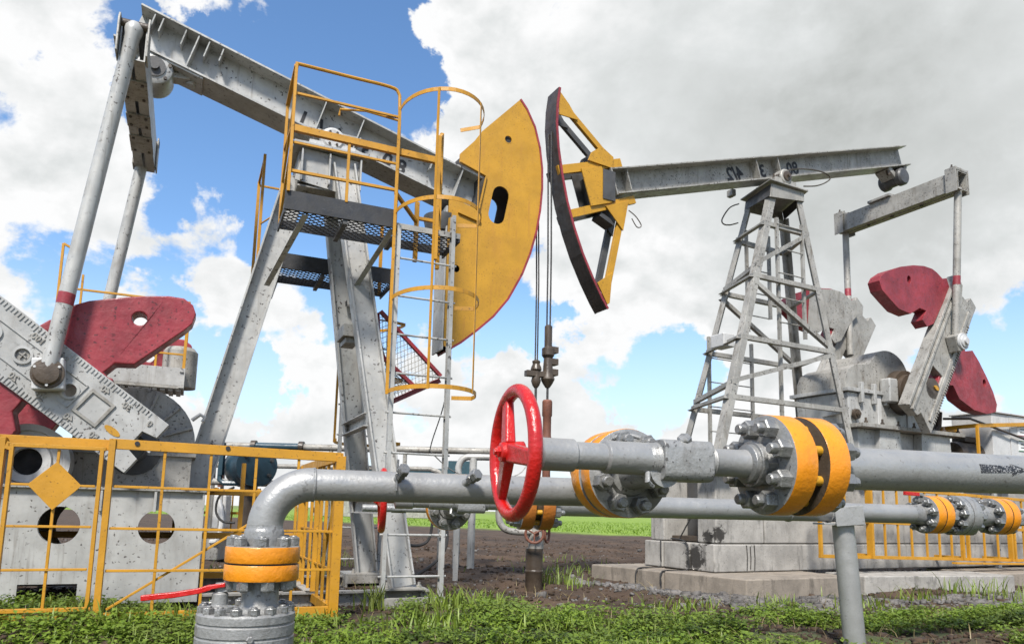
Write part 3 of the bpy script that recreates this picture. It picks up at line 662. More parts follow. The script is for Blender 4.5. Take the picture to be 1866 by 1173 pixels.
def choke_valve(label, shift=(0, 0, 0), axis=(-.950, -.312, 0), rm=None):
    s = V(shift)
    t = thing('choke_valve', label, 'valve', V((.55, 2.45, 1.18)) + s, group=None, world=True)
    nA = V((.334, -.943, 0)).normalized(); FA = V((.42, 2.62, 1.145)) + s
    dB = V(axis).normalized(); Wc = V((.01, 2.268, 1.18)) + s; B = Wc - dB * .905
    at = lambda d: Wc - dB * d
    # inlet flange, faces forward
    fa = flange(t, FA, nA, .158, .068, 8, .118, NUT_M, .03, ph=.30)
    b = MB(); b.tube([FA + nA * .0 + V((0, 0, .16)) + V((-.065, 0, -.07)), FA + nA * .035 + V((-.07, 0, .118)), FA + nA * .04 + V((-.05, 0, .135)), FA + nA * .045 + V((.0, 0, .125)), FA + nA * .045 + V((.015, 0, .12))], .008, 10); b.build('lifting_loop', CASTG, fa)
    b = MB(); b.lathe(FA, nA, [(0, .085), (.018, .078), (.028, .060), (.24, .056)], 32); b.build('inlet_neck', CASTG, t)
    # stem housing along the outlet axis
    b = MB(); b.lathe(at(.075), -dB, [(0, .024), (.006, .048), (.010, .0515), (.118, .0515), (.122, .046), (.125, .0435), (.225, .0435), (.228, .050), (.232, .053), (.375, .053)], 40); b.build('stem_housing', PIPE, t)
    b = MB(); b.lathe(at(.448), -dB, [(0, .053)] + [(.004 * k + (.002 if k % 2 else 0), .0545 if k % 2 else .0505) for k in range(9)] + [(.038, .052)], 32); b.build('thread_rings', CASTG, t)
    d, x, y = perp(-dB); b = MB(); prof = []
    for (a0, cx, cy) in ((0, .038, .034), (PI / 2, -.038, .034), (PI, -.038, -.040), (1.5 * PI, .038, -.040)):
        prof += [(cx + .030 * math.cos(a0 + q), cy + .030 * math.sin(a0 + q)) for q in (0, .5, 1.05, PI / 2)]
    b.sect(at(.486), at(.668), prof); b.build('body_block', CASTG, t, .010, seg=3)
    b = MB(); b.lathe(at(.475), -dB, [(0, .052), (.02, .060), (.024, .060)], 32); b.build('block_collar', CASTG, t)
    b = MB(); b.lathe(at(.590) + V((0, -.030, .048)), (-.25, -.75, .75), [(0, .030), (.008, .027), (.008, .0235), (.034, .0235), (.038, .019)], 6); b.build('hex_plug', NUTM, t)
    b = MB(); b.lathe(at(.666), -dB, [(0, .056), (.012, .056), (.014, .050), (.018, .053), (.022, .050), (.026, .053), (.030, .049), (.034, .0465), (.150, .0465), (.156, .049), (.166, .049)], 40); b.build('bonnet_tube', PIPE, t)
    b = MB(); b.lathe(at(.826), -dB, [(0, .050), (.006, .066), (.036, .070), (.036, .064), (.040, .064)], 40)
    b.lathe(at(.866), -dB, [(0, .076), (.026, .082), (.040, .082)], 6); b.lathe(at(.848), -dB, [(0, .078), (.020, .080)], 40); b.build('packing_nut', NUTM, t, .003)
    b = MB(); b.tube([at(.452) + V((0, -.03, -.045)), at(.47) + V((-.02, -.05, -.075)), at(.50) + V((-.03, -.04, -.090))], .009, 8); b.build('grease_fitting', CASTG, t)
    # outlet flange pair
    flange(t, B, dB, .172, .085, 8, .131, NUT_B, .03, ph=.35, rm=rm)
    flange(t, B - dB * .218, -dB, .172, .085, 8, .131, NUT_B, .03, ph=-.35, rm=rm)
    d, x, y = perp(dB)
    for i in range(8):
        a = 2 * PI * i / 8 + .35; p = B + (x * math.cos(a) + y * math.sin(a)) * .131
        b = MB(); b.cyl(p - dB * .08, p - dB * .14, .017, 12); b.build('stud', YELH, t)
    b = MB(); b.cyl(B - dB * .08, B - dB * .136, .112, 32); b.build('seal_ring', OILY, t)
    # handwheel: rim, hub and three webs
    hx, hy = V((-dB.y, dB.x, 0)).normalized() * 1, V((0, 0, 1))
    if hx.y > 0: hx = -hx
    R = .190; wheel = MB(); wheel.tube([Wc + (hx * math.cos(a) + hy * math.sin(a)) * R for a in np.linspace(0, 2 * PI, 49)[:-1]], .0215, 16, closed=True)
    w = wheel.build('handwheel', REDG, t)
    hub = Wc + dB * .030
    b = MB(); b.lathe(hub + dB * .018, -dB, [(0, .020), (.004, .029), (.03, .033), (.075, .036)], 24); b.build('hub', REDG, w)
    b = MB(); b.lathe(hub + dB * .014, dB, [(0, .019), (.010, .019), (.013, .016), (.013, .012), (.022, .011)], 6); b.build('hub_nut', REDG, w)
    for a in (-.16, 1.98, -2.30):
        e = (hx * math.cos(a) + hy * math.sin(a)); b = MB(); sd = hx * -math.sin(a) + hy * math.cos(a)
        p0, p1 = hub + e * .018 - dB * .010, Wc + e * (R - .004)
        wv = [p0 + sd * .030 + dB * .014, p0 - sd * .030 + dB * .014, p0 - sd * .030 - dB * .020, p0 + sd * .030 - dB * .020,
              p1 + sd * .024 + dB * .013, p1 - sd * .024 + dB * .013, p1 - sd * .024 - dB * .013, p1 + sd * .024 - dB * .013]
        b.add(wv, [(0, 1, 2, 3), (4, 7, 6, 5), (0, 4, 5, 1), (1, 5, 6, 2), (2, 6, 7, 3), (3, 7, 4, 0)]); b.build('spoke', REDG, w, .008, seg=3)
    b = MB(); b.cyl(Wc - dB * .03, Wc - dB * .10, .018, 16); b.build('spindle', RUST, t)
    return B
B1_ = choke_valve('large silver choke valve with a red handwheel and orange outlet flanges, nearest the camera')
SH = V((-.836, 2.58, -.125)); AX2 = (-.978, -.21, 0)
choke_valve('smaller looking silver valve with orange flanges, mostly hidden behind the front pipe', SH, AX2, ORANGE_SHADE)

def outlet_pipe():
    t = thing('outlet_pipe', 'thick silver pipe with a worn black arrow leaving to the right', 'pipe', (1.26, 2.7, 1.18), world=True)
    p0 = V((.87, 2.55, 1.18)) - V((-.950, -.312, 0)).normalized() * .210; p1 = p0 + V((.939, .344, .012)).normalized() * 5.2; d = (p1 - p0).normalized()
    b = MB(); b.lathe(p0, d, [(0, .088), (.03, .080), (.05, .0765)], 40); b.build('weld_neck', CASTG, t)
    b = MB(); b.tube([p0 + d * (.04 + .4 * i) for i in range(14)], .0765, 44); b.build('pipe_wall', PIPE, t)
    for q in (3.0, 4.9):
        w = p0 + d * q; b = MB(); b.rng((w.x - .07, w.y - .07, -.1), (w.x + .07, w.y + .07, w.z - .074)); b.build('pipe_stand', GREY, t, .004)
    # arrow wrapped on the near side of the pipe
    _, x, y = perp(d); b = MB(); r = .0772
    def q(s, a): return p0 + d * s + (-x * math.cos(a) + y * math.sin(a)) * r if (-x).y < 0 else p0 + d * s + (x * math.cos(a) + y * math.sin(a)) * r
    def strip(s0, s1, f0, f1, n=7):
        for i in range(n):
            a, c = s0 + (s1 - s0) * i / n, s0 + (s1 - s0) * (i + 1) / n; k0, k1 = i / n, (i + 1) / n
            l0, h0 = f0(k0); l1, h1 = f0(k1); m = 6
            for j in range(m):
                A = [q(a, l0 + (h0 - l0) * j / m), q(c, l1 + (h1 - l1) * j / m), q(c, l1 + (h1 - l1) * (j + 1) / m), q(a, l0 + (h0 - l0) * (j + 1) / m)]
                b.add(A, [(0, 1, 2, 3)])
    s0 = .72
    strip(s0, s0 + .165, lambda k: (-.06 + .06 * k, .40 - .05 * k), None)
    strip(s0 + .165, s0 + .25, lambda k: (-.16 * (1 - k) + .14 * k, .50 * (1 - k) + .18 * k), None)
    b.build('painted_arrow', INKW, t)
outlet_pipe()

def second_pipe():
    """the parallel line further back"""
    B = V((.01, 2.268, 1.18)) + SH - V(AX2).normalized() * .905; d = V((.936, .325, .0)).normalized(); p0 = B + d * .215
    t = thing('parallel_pipe', 'thin looking silver pipe behind the valve, held by the round grey post', 'pipe', p0, world=True)
    b = MB(); b.tube([p0 + d * (.3 * i) for i in range(12)], .076, 32); b.build('pipe_wall', PIPE, t)
    for q in (1.98, 2.36):
        b = MB(); b.lathe(p0 + d * q, d, [(0, .076), (.006, .083), (.02, .083), (.026, .076)], 32); b.build('weld_bead', CASTG, t)
    e = p0 + d * 3.22
    b = MB(); b.lathe(e, d, [(0, .076), (.10, .085), (.16, .10)], 32); b.build('weld_neck', CASTG, t)
    for c, ax, th, R, rim in ((.14, -d, .085, .155, True), (.32, d, .085, .155, True)):
        flange(t, e + d * c, ax, R, th, 8, .122, NUT_M, .03, ph=.2, rim=rim)
    v = thing('gate_valve_body', 'grey flanged valve body between two orange flange pairs on the right-hand thin pipe', 'valve', e + d * .45, world=True)
    b = MB(); b.lathe(e + d * .325, d, [(0, .10), (.45, .10)], 32); b.build('body', CASTG, v)
    for c, ax, R, th in ((.46, -d, .165, .055), (.62, d, .165, .10)):
        flange(v, e + d * c, ax, R, th, 10, .135, NUT_M, .03, ph=.1, rim=False)
    b = MB(); b.bar(e + d * -.05 + V((0, .0, .17)), e + d * .10 + V((0, 0, .165)), .03, .03); b.build('red_lever', REDG, v, .003)
    b = MB(); b.bar(e + d * .10 + V((0, 0, .165)), e + d * .32 + V((0, 0, .13)), .03, .02); b.build('lever_arm', CASTG, v, .003)
    f = e + d * .93
    for c, ax, th in ((-.04, -d, .085), (.14, d, .085)): flange(t, f + d * c, ax, .155, th, 8, .122, NUT_M, .03, ph=.4)
    b = MB(); b.lathe(e + d * .76, d, [(0, .09), (.14, .09)], 32); b.build('spool', CASTG, t)
    b = MB(); b.tube([f + d * (.14 + .4 * i) for i in range(6)], .076, 28); b.build('pipe_wall', PIPE, t)
    # support post with an angle saddle
    s = thing('pipe_support_post', 'leaning round grey post with an angle-iron saddle under the thin pipe', 'post', (2.66, 5.85, 0), world=True)
    b = MB(); b.cyl((2.68, 5.86, -.20), (2.605, 5.85, .955), .081, 32); b.build('column', PIPE, s)
    b = MB(); b.sect(V((2.505, 5.74, .965)), V((2.715, 5.72, .985)), [(-.008, -.02), (.008, -.02), (.008, .125), (-.008, .125)]); b.build('saddle_lip', PIPE, s, .003)
    b = MB(); b.rng((2.42, 5.755, .957), (2.74, 5.98, .970)); b.build('saddle_plate', PIPE, s, .003)
second_pipe()

def branch_pipe():
    """thin line running off behind the front pipe to the second valve"""
    t = thing('small_bore_pipe', 'thin dull pipe with couplings running behind the front silver pipe', 'pipe', (-1.3, 6.2, 1.0), world=True)
    b = MB(); p = [V((-1.2, 6.1, 1.005)), V((-.40, 6.3, 1.005))]; b.tube(p, .030, 14); b.build('pipe_wall', CASTG, t)
    for x in (-.98, -.66):
        b = MB(); b.lathe(V((x, 6.15 + (x + 1.2) * .25, 1.005)), (.97, .24, 0), [(0, .036), (.12, .036)], 14); b.build('coupling', STEEL, t)
branch_pipe()

# ------------------------------------------------------------------ left pump
def rail_group(parent, name, mat, items):
    """items: (p0, p1, width, depth) each a bar of its own"""
    for it in items:
        b = MB(); b.bar(it[0], it[1], it[2], it[3] if len(it) > 3 else it[2], it[4] if len(it) > 4 else None); b.build(name, mat, parent, .003, seg=1)
def crank_outline(E, c, n, L, W):
    return [E, E - c * L, E - c * L + n * W, E + n * W]
def left_pump():
    t = thing('oil_pumpjack', 'grey pumping unit with solid yellow horsehead, caged ladder and service platform, nearer on the left', 'pumpjack', (.324, 10.13, 0), math.radians(23.5))
    # --- skid box with round openings
    for b_, nm in ((-1.0, 'side_panel'), (.85, 'side_panel')):
        b = MB(); out = [(-7.2, .05), (-4.17, .05), (-4.17, 1.12), (-7.2, 1.12)]
        holes = [circ((-5.40, .78), .175, 32), circ((-4.57, .77), .165, 32)] if b_ < 0 else [circ((-5.35, .72), .32, 28), circ((-4.55, .72), .30, 28)]
        if b_ < 0: out = [(-7.2, .05), (-5.68, .05), (-5.68, .24), (-5.20, .24), (-5.20, .05), (-4.17, .05), (-4.17, 1.12), (-7.2, 1.12)]
        b.prism(out, (0, b_, 0), (1, 0, 0), (0, 0, 1), -.018, holes); p = b.build(nm, GREY, t)
        if b_ < 0:
            for (cx, cz), r in (((-5.40, .78), .175), ((-4.57, .77), .165)):
                b = MB(); b.lathe((cx, b_ + .001, cz), (0, 1, 0), [(0, r), (0, r + .004), (.06, r + .004), (.06, r), (0, r)], 32); b.build('hole_collar', GREY, p)
            for x in (-5.07, -4.60):
                b = MB(); b.rng((x - .012, b_ - .05, .92), (x + .012, b_ - .002, 1.115)); b.build('gusset', GREY, p, .002)
    b = MB(); b.rng((-4.172, -1.03, .05), (-4.15, .87, 1.12)); b.build('end_plate', GREY, t, .003)
    b = MB(); b.rng((-7.2, -1.05, 1.122), (-4.14, .89, 1.15)); b.build('deck_plate', GREYD, t, .003)
    b = MB(); b.rng((-6.0, -.99, .06), (-5.97, .84, 1.1)); b.build('bulkhead', STEEL, t)
    for bb in (-.95, .95):
        b = MB(); b.ibeam((-4.12, bb, .02), (-1.75, bb, .02), .20, .16, .02, .014, (0, 0, 1)); b.build('skid_beam', GREYD, t)
    for x in (-3.0, -1.84):
        b = MB(); b.chan((x, -1.03, .04), (x, 1.06, .04), .16, .10, .012, (0, 0, 1)); b.build('cross_member', GREYD, t)
    b = MB(); b.rng((-2.35, .70, .13), (-1.72, 1.22, .155)); b.rng((-2.35, .70, -.02), (-2.32, 1.22, .128)); b.rng((-2.35, .695, 0.03), (-1.72, .713, .128)); b.build('foot_step', GREYD, t, .003)
    # --- legs
    top_n, top_f = V((-2.86, -.27, 5.22)), V((-2.90, .27, 5.22))
    for p0, p1 in ((V((-2.06, -.95, .15)), top_n), (V((-2.03, .95, .15)), top_f)):
        b = MB(); b.ibeam(p0 + V((.01, 0, 0)), p1 + V((.02, 0, 0)), .275, .17, .022, .016, (1, 0, 0)); lg = b.build('front_leg', GREY, t, .003)
        b = MB(); b.rng((p0.x - .26, p0.y - .17, .125), (p0.x + .24, p0.y + .17, .15)); b.build('foot_plate', GREYD, lg, .003)
        for dx in (-.19, .17):
            b = MB(); b.lathe((p0.x + dx, p0.y - .11, .15), (0, 0, 1), [(0, .030), (.028, .030), (.028, .016), (.06, .016)], 6); b.build('anchor_nut', GREYD, lg)
    b = MB(); b.ibeam((-4.25, 0, 1.15), (-3.36, 0, 5.08), .30, .24, .022, .016, (1, 0, 0)); lg = b.build('rear_leg', GREY, t, .003)
    b = MB(); b.rng((-4.45, -.2, 1.152), (-4.02, .2, 1.18)); b.build('foot_plate', GREYD, lg, .003)
    # cross ties between the front legs
    for z, w in ((2.02, .10), (1.02, .08)):
        k = (z - .15) / 5.07; yy = .95 * (1 - k) + .27 * k; x = -2.05 - .83 * k
        b = MB(); b.chan((x - .06, -yy, z), (x - .06, yy, z), .16, w, .012, (0, 0, 1)); b.build('leg_tie', GREY, t, .002)
    k = (3.15 - .15) / 5.07
    b = MB(); x = -2.06 - .82 * k; y = .95 * (1 - k) + .27 * k
    b.rng((x - .20, -.26 - y * .2, 3.05), (x + .04, .06, 3.20)); b.rng((x - .16, -.20 - y * .2, 2.98), (x, .04, 3.05)); b.build('clamp_block', GREYD, t, .008)
    # --- head of the tower
    b = MB()
    b.prism([(-3.42, 4.92), (-2.62, 4.82), (-2.62, 5.30), (-3.32, 5.34)], (0, -.30, 0), (1, 0, 0), (0, 0, 1), -.02); b.build('head_cheek', GREY, t, .003)
    b = MB(); b.prism([(-3.42, 4.92), (-2.62, 4.82), (-2.62, 5.30), (-3.32, 5.34)], (0, .32, 0), (1, 0, 0), (0, 0, 1), -.02); b.build('head_cheek', GREY, t, .003)
    for x in (-3.35, -3.02, -2.64):
        b = MB(); b.rng((x - .01, -.38, 4.90), (x + .01, -.302, 5.30)); b.build('head_rib', GREY, t, .002)
    b = MB(); b.rng((-3.38, -.28, 4.90), (-3.36, .30, 5.30)); b.rng((-3.38, -.28, 4.86), (-2.62, .30, 4.88)); b.build('head_web', GREYD, t)
    b = MB(); b.rng((-3.46, -.42, 5.345), (-2.56, .42, 5.375)); tp = b.build('top_plate', GREY, t, .004)
    for sy in (-.30, .30):
        b = MB(); b.lathe((-3.0, sy - .09, 5.50), (0, 1, 0), [(0, .06), (.0, .115), (.012, .125), (.03, .150), (.15, .150), (.168, .125), (.18, .115)], 28)
        b.rng((-3.28, sy - .07, 5.377), (-2.72, sy + .07, 5.44)); br = b.build('saddle_bearing', DRUM, t, .003)
        for i in range(6):
            a = i * PI / 3; q = V((-3.0 + .088 * math.cos(a), sy - .092, 5.50 + .088 * math.sin(a))); b = MB(); b.lathe(q, (0, -1, 0), [(0, .016), (.014, .016)], 6); b.build('cap_bolt', OILY, br)
        for x in (-3.22, -2.78):
            b = MB(); b.lathe((x, sy, 5.44), (0, 0, 1), [(0, .028), (.025, .028), (.025, .014), (.06, .014)], 6); b.build('bearing_nut', OILY, br)
    # --- walking beam
    sl = -.287; bd = V((1, 0, sl)).normalized(); bu = V((-sl, 0, 1)).normalized(); bc = lambda x: V((x, 0, 5.825 + sl * (x + 3.0)))
    h, w = .50, .44
    b = MB(); b.ibeam(bc(-5.30), bc(-1.02), h, w, .024, .018, bu); beam = b.build('walking_beam', GREY, t, .002)
    def rib(x, f0, f1, th=.014):
        for sg in (-1, 1):
            c = bc(x); b = MB(); b.bar(c + bu * (f0 * .226) + V((0, sg * .083, 0)), c + bu * (f1 * .226) + V((0, sg * .108, 0)), .195, th, bd); b.build('stiffener', GREY, beam)
    for x, f0, f1 in ((-5.14, .2, 1), (-5.05, .25, 1), (-4.80, .15, 1), (-4.66, -1, 1), (-4.54, .1, 1), (-4.38, .3, 1), (-3.14, -1, 1), (-2.66, -1, 1), (-1.70, .2, 1), (-1.30, -1, 1)): rib(x, f0, f1)
    for s_, x in (('8', -2.03), ('0', -2.22), ('.', -2.36), ('3', -2.50), ('4', -2.85), ('/', -3.09), ('1', -3.32)):
        b = bc(x) - bu * (.14 if s_ == '.' else .045); me = text_mesh(s_, .27, INK, .0015)
        o = bpy.data.objects.new('painted_numeral', me); COL.objects.link(o); o.parent = beam
        R = M(((bd.x, bu.x, 0), (bd.y, bu.y, -1), (bd.z, bu.z, 0))).to_4x4(); o.matrix_local = M.Translation(b + V((0, -.0125, 0))) @ R
    b = MB(); b.rng((-3.40, -.17, 5.652), (-2.62, .17, 5.70)); b.build('saddle_shim', GREYD, t)
    # tail bearing and equaliser
    tb = bc(-4.93) - bu * .40
    b = MB(); b.lathe((tb.x, -.20, tb.z), (0, 1, 0), [(0, .07), (.0, .155), (.02, .19), (.06, .20), (.34, .20), (.38, .19), (.40, .155), (.40, .07)], 32); tbo = b.build('tail_bearing', GREY, t)
    for i in range(6):
        a = i * PI / 3 + .3; b = MB(); b.lathe((tb.x + .165 * math.cos(a), -.183, tb.z + .165 * math.sin(a)), (0, -1, 0), [(0, .02), (.03, .02)], 8); b.build('cap_bolt', OILY, tbo)
    b = MB(); b.lathe((tb.x, -.205, tb.z), (0, -1, 0), [(0, .12), (.012, .12), (.012, .05), (.05, .05)], 24); b.build('bearing_cap', STEEL, tbo)
    for sg in (-1, 1):
        q = bc(-4.93 + sg * .36) - bu * .255
        b = MB(); b.bar(tb + bd * sg * .14 + bu * .06, q + bu * .0 - bd * sg * .02, .16, .07, bu); b.lathe(q - bu * .07, bu, [(0, .055), (.068, .055)], 16); b.build('bearing_lug', GREY, tbo, .008)
    b = MB(); c = bc(-4.93) - bu * .262; b.box(c, 1.0, .40, .022, M(((bd.x, 0, bu.x), (bd.y, 1, bu.y), (bd.z, 0, bu.z)))); b.build('bearing_seat', GREY, tbo)
    ex, ez = -5.16, 5.56
    e = thing_part = None
    b = MB()
    for x, fl in ((ex - .12, 1), (ex + .12, -1)): b.chan((x, -1.34, ez), (x, 1.40, ez), .36, .103, .014, (0, 0, 1), -fl)
    eq = b.build('equalizer', GREY, t, .002)
    for y0, y1 in ((-.95, -.52), (.35, .8), (-.2, .12)):
        b = MB(); b.rng((ex - .125, y0, ez - .196), (ex + .125, y1, ez - .182)); pl = b.build('tie_plate', GREYD, eq, .002)
        for y in (y0 + .06, y1 - .06):
            for x in (-.08, .08):
                b = MB(); b.lathe((ex + x, y, ez - .196), (0, 0, -1), [(0, .018), (.016, .018)], 6); b.build('plate_bolt', OILY, eq)
    for y in (-1.33, 1.33):
        b = MB()
        for x in (-.135, .135): b.prism([(-.11, -.19), (.11, -.19), (.11, .16), (.06, .24), (-.06, .24), (-.11, .16)], (ex + x - .009, y, ez + .02), (0, 1, 0), (0, 0, 1), .018)
        b.build('end_bracket', GREYD, eq, .004)
        b = MB(); b.lathe((ex - .15, y, ez + .19), (1, 0, 0), [(0, .045), (.30, .045)], 16); b.build('hinge_pin', OILY, eq)
    # pitman arms
    pin = V((-5.58, 0, 2.15))
    for y in (-1.33, 1.33):
        a, c = V((ex, y, ez + .19)), V((pin.x, y, pin.z)); dd = (c - a).normalized()
        b = MB(); b.lathe(a - dd * .02, dd, [(0, .055), (.05, .085), (.10, .085), (.16, .072), ((c - a).length - .14, .072), ((c - a).length, .072)], 24); pm = b.build('pitman_arm', GREY, t)
        k = (2.87 - a.z) / (c.z - a.z); q = a + (c - a) * k
        b = MB(); b.lathe(q - dd * .055, dd, [(0, .0725), (.001, .0735), (.11, .0735), (.111, .0725)], 24); tag(b.build('paint_band', MAROON, pm), 'maroon painted band')
    # cranks, weights
    cd, cn = V((.807, 0, -.590)).normalized(), V((.590, 0, .807)).normalized(); E0 = V((-4.87, 0, 1.27)); Wd, Ln = .60, 2.45
    cw = [(-5.72, 2.62), (-5.63, 2.70), (-5.56, 2.66), (-5.50, 2.84), (-5.33, 2.92), (-5.16, 2.965), (-4.98, 3.01), (-4.82, 3.04), (-4.64, 3.065), (-4.50, 3.06), (-4.41, 3.0), (-4.375, 2.91), (-4.40, 2.81), (-4.47, 2.73), (-4.62, 2.59), (-4.89, 2.34), (-5.06, 2.33), (-5.085, 2.30), (-5.145, 2.235), (-5.10, 2.19), (-5.06, 2.185), (-5.055, 2.135), (-5.13, 2.075), (-5.24, 2.18)]
    for side in (-1, 1):
        y0, y1 = side * 1.20, side * 1.02
        b = MB(); o2 = lambda p: ((p - E0).dot(cd), (p - E0).dot(cn))
        out = [(0, 0), (-Ln, 0), (-Ln, Wd), (-.10, Wd), (-.06, .40), (.03, .40), (.03, .16), (-.08, .16)]
        out = [(-.02, 0), (-Ln, 0), (-Ln, Wd), (-.02, Wd), (-.02, .43), (-.16, .40), (-.16, .20), (-.02, .17)]
        ph = [circ((q, .30), .055, 16) for q in (-.88, -1.38, -1.70)] 
        b.prism(out, (E0.x, y0, E0.z), (cd.x, 0, cd.z), (cn.x, 0, cn.z), side * abs(y1 - y0), ph)
        cr = b.build('crank', GREY, t, .006)
        P = lambda a, c_, y: V((E0.x, y, E0.z)) + cd * a + cn * c_
        b = MB(); b.bar(P(-.16, .30, y0 - side * .08), P(.02, .30, y0 - side * .08), .04, .05, (0, 1, 0)); b.build('clamp_bolt', DRUM, cr, .004)
        if side < 0:
            yo = y0 - .001
            for i in range(3):
                a = (-.88, -1.38, -1.70)[i]
                b = MB(); b.lathe(P(a, .30, yo), (0, -1, 0), [(0, .058), (.0, .085), (.016, .085), (.018, .062), (.0, .058)], 24); b.build('pin_hole_boss', GREY, cr)
                if i:
                    b = MB(); b.lathe(P(a, .30, yo + .02), (0, -1, 0), [(0, .055), (.012, .052)], 20); b.bar(P(a - .035, .30, yo), P(a + .035, .30, yo), .012, .012); b.bar(P(a, .265, yo - .004), P(a, .335, yo - .004), .012, .012); b.build('hole_plug', GREYD, cr)
            b = MB()
            for c0, c1, a0, a1 in ((.165, .175, -1.95, -.79), (.425, .435, -1.95, -.79), (.165, .435, -.80, -.79)):
                b.prism([(a0, c0), (a1, c0), (a1, c1), (a0, c1)], (E0.x, yo, E0.z), (cd.x, 0, cd.z), (cn.x, 0, cn.z), .012)
            b.build('slot_bead', GREY, cr)
            b = MB(); fr = [(-.75, .17), (-.49, .17), (-.49, .44), (-.75, .44)]; b.prism(fr, (E0.x, yo, E0.z), (cd.x, 0, cd.z), (cn.x, 0, cn.z), .016, [[(-.72, .20), (-.52, .20), (-.52, .41), (-.72, .41)]]); b.build('window_frame', GREYD, cr, .004)
            b = MB()
            for c0 in (0, 1):
                for i in range(56):
                    a = -2.2 + i * .036; L = .062 if i % 4 == 0 else .045
                    cc = .012 if c0 == 0 else Wd - .012 - L
                    b.prism([(a, cc), (a + .011, cc), (a + .011, cc + L), (a, cc + L)], (E0.x, yo, E0.z), (cd.x, 0, cd.z), (cn.x, 0, cn.z), .008)
            tag(b.build('scale_tick', GREY, cr), kind='stuff')
            RR = M(((cd.x, cn.x, 0), (0, 0, -1), (cd.z, cn.z, 0))).to_4x4()
            for s_, a, c_ in (('100', -1.40, .50), ('90', -1.12, .50), ('40', -.66, .50), ('30', -.42, .50), ('0', -.16, .50), ('20', -1.30, .105), ('30', -1.02, .105), ('40', -.72, .105), ('50', -.45, .105)):
                o = bpy.data.objects.new('cast_numeral', text_mesh(s_, .085, GREYD, .006)); COL.objects.link(o); o.parent = cr; o.matrix_local = M.Translation(P(a, c_, yo - .004)) @ RR
            # wrist pin
            b = MB(); q = P(-1.09, .30, yo); b.box(q + V((0, -.075, 0)), .30, .14, .26, M(((cd.x, 0, cn.x), (0, 1, 0), (cd.z, 0, cn.z))) @ M.Rotation(.85, 3, 'Y')); wp = b.build('wrist_pin_block', DRUM, cr, .02, seg=3)
            b = MB(); b.lathe(q + V((0, -.145, 0)), (0, -1, 0), [(0, .14), (.02, .135), (.022, .118), (.03, .112), (.04, .10), (.05, .10), (.052, .085), (.058, .04), (.058, 0)], 32); b.build('bearing_cover', OILY, wp)
            for i in range(3):
                an = .6 + i * 2.09; b = MB(); b.lathe(q + V((.112 * math.cos(an), -.175, .112 * math.sin(an))), (0, -1, 0), [(0, .014), (.014, .012)], 8); b.build('cover_screw', DRUM, wp)
            b = MB(); b.prism(circ((-.36, .24), .032, 12, 2.6), (E0.x, yo, E0.z), (cd.x, 0, cd.z), (cn.x, 0, cn.z), .004); tag(b.build('paint_smear', YELH, cr), 'yellow paint smear')
        for fl in (0, 1):
            pts = []
            for x, z in cw:
                p = V((x, 0, z)) - E0; a, c_ = p.dot(cd), p.dot(cn)
                if fl: c_ = Wd - c_; a = a - .32
                pts.append((a, c_))
            if fl: pts = pts[::-1]
            hc = V((-4.88, 0, 2.80)) - E0; ha, hb = hc.dot(cd), hc.dot(cn)
            if fl: ha, hb = ha - .32, Wd - hb
            yw = side * 1.165
            b = MB(); b.prism(pts, (E0.x, yw, E0.z), (cd.x, 0, cd.z), (cn.x, 0, cn.z), side * .26, [circ((ha, hb), .068, 20)])
            tag(b.build('counterweight', MAROON, t, .014, smooth=0, seg=3), 'maroon counterweight plate')
    # gear case
    b = MB(); arc = [(-4.86 + .58 * math.cos(a), 1.62 + .60 * math.sin(a)) for a in np.linspace(-.25, PI + .1, 24)]
    b.prism([(-4.30, 1.155)] + arc + [(-5.60, 1.155)], (0, -.46, 0), (1, 0, 0), (0, 0, 1), -.86); gc = b.build('gear_case', GREYD, t, .02, seg=3)
    b = MB(); b.prism([(-4.26, 1.50), (-4.26, 1.56), (-5.6, 1.56), (-5.6, 1.50)], (0, -.50, 0), (1, 0, 0), (0, 0, 1), -.94); b.build('case_flange', GREYD, gc, .005)
    for a in (.35, .8, 1.25):
        b = MB(); q0, q1 = [V((-4.86 + r * math.cos(a), -.475, 1.62 + r * math.sin(a))) for r in (.28, .57)]; b.bar(q0, q1, .03, .03, (0, 1, 0)); b.build('case_rib', GREYD, gc, .006)
    b = MB(); b.lathe((-4.86, -1.0, 1.55), (0, 1, 0), [(0, .13), (.5, .13), (.52, .26), (.56, .26)], 24); b.build('crank_shaft', STEEL, t); b = MB(); b.lathe((-4.86, .42, 1.55), (0, 1, 0), [(0, .26), (.1, .26), (.1, .13), (.6, .13)], 24); b.build('crank_shaft', STEEL, t)
    b = MB(); b.tube([V((-4.33, -.2, 1.93)), V((-4.25, -.2, 2.0)), V((-4.20, -.2, 1.97)), V((-4.22, -.2, 1.92))], .022, 10); b.build('lifting_hook', GREY, gc)
    b = MB(); b.lathe((-5.74, -.86, 1.37), (0, 1, 0), [(.12, 0), (.12, .125), (0, .13), (0, .20), (.03, .215), (.03, .29), (.0, .30), (.0, .36), (.30, .36)], 40); b.build('brake_drum', DRUM, t)
    b = MB(); b.lathe((-5.74, -.835, 1.37), (0, 1, 0), [(.06, 0), (.06, .128)], 24); b.build('bore_shade', INK, t)  # black disc paints the shade inside the drum bore
    # rear deck behind the weights, with its yellow rails
    b = MB(); b.rng((-6.2, .42, 2.36), (-4.45, 1.00, 2.40)); b.build('rear_deck', GREYD, t, .003)
    for y in (.42, 1.0):
        b = MB(); b.chan((-6.2, y, 2.50), (-4.45, y, 2.50), .22, .06, .01, (0, 0, 1)); b.build('deck_edge', GREY, t, .002)
    b = MB(); b.chan((-4.45, .40, 2.47), (-4.45, 1.02, 2.47), .20, .06, .01, (0, 0, 1)); b.build('deck_edge', GREY, t, .002)
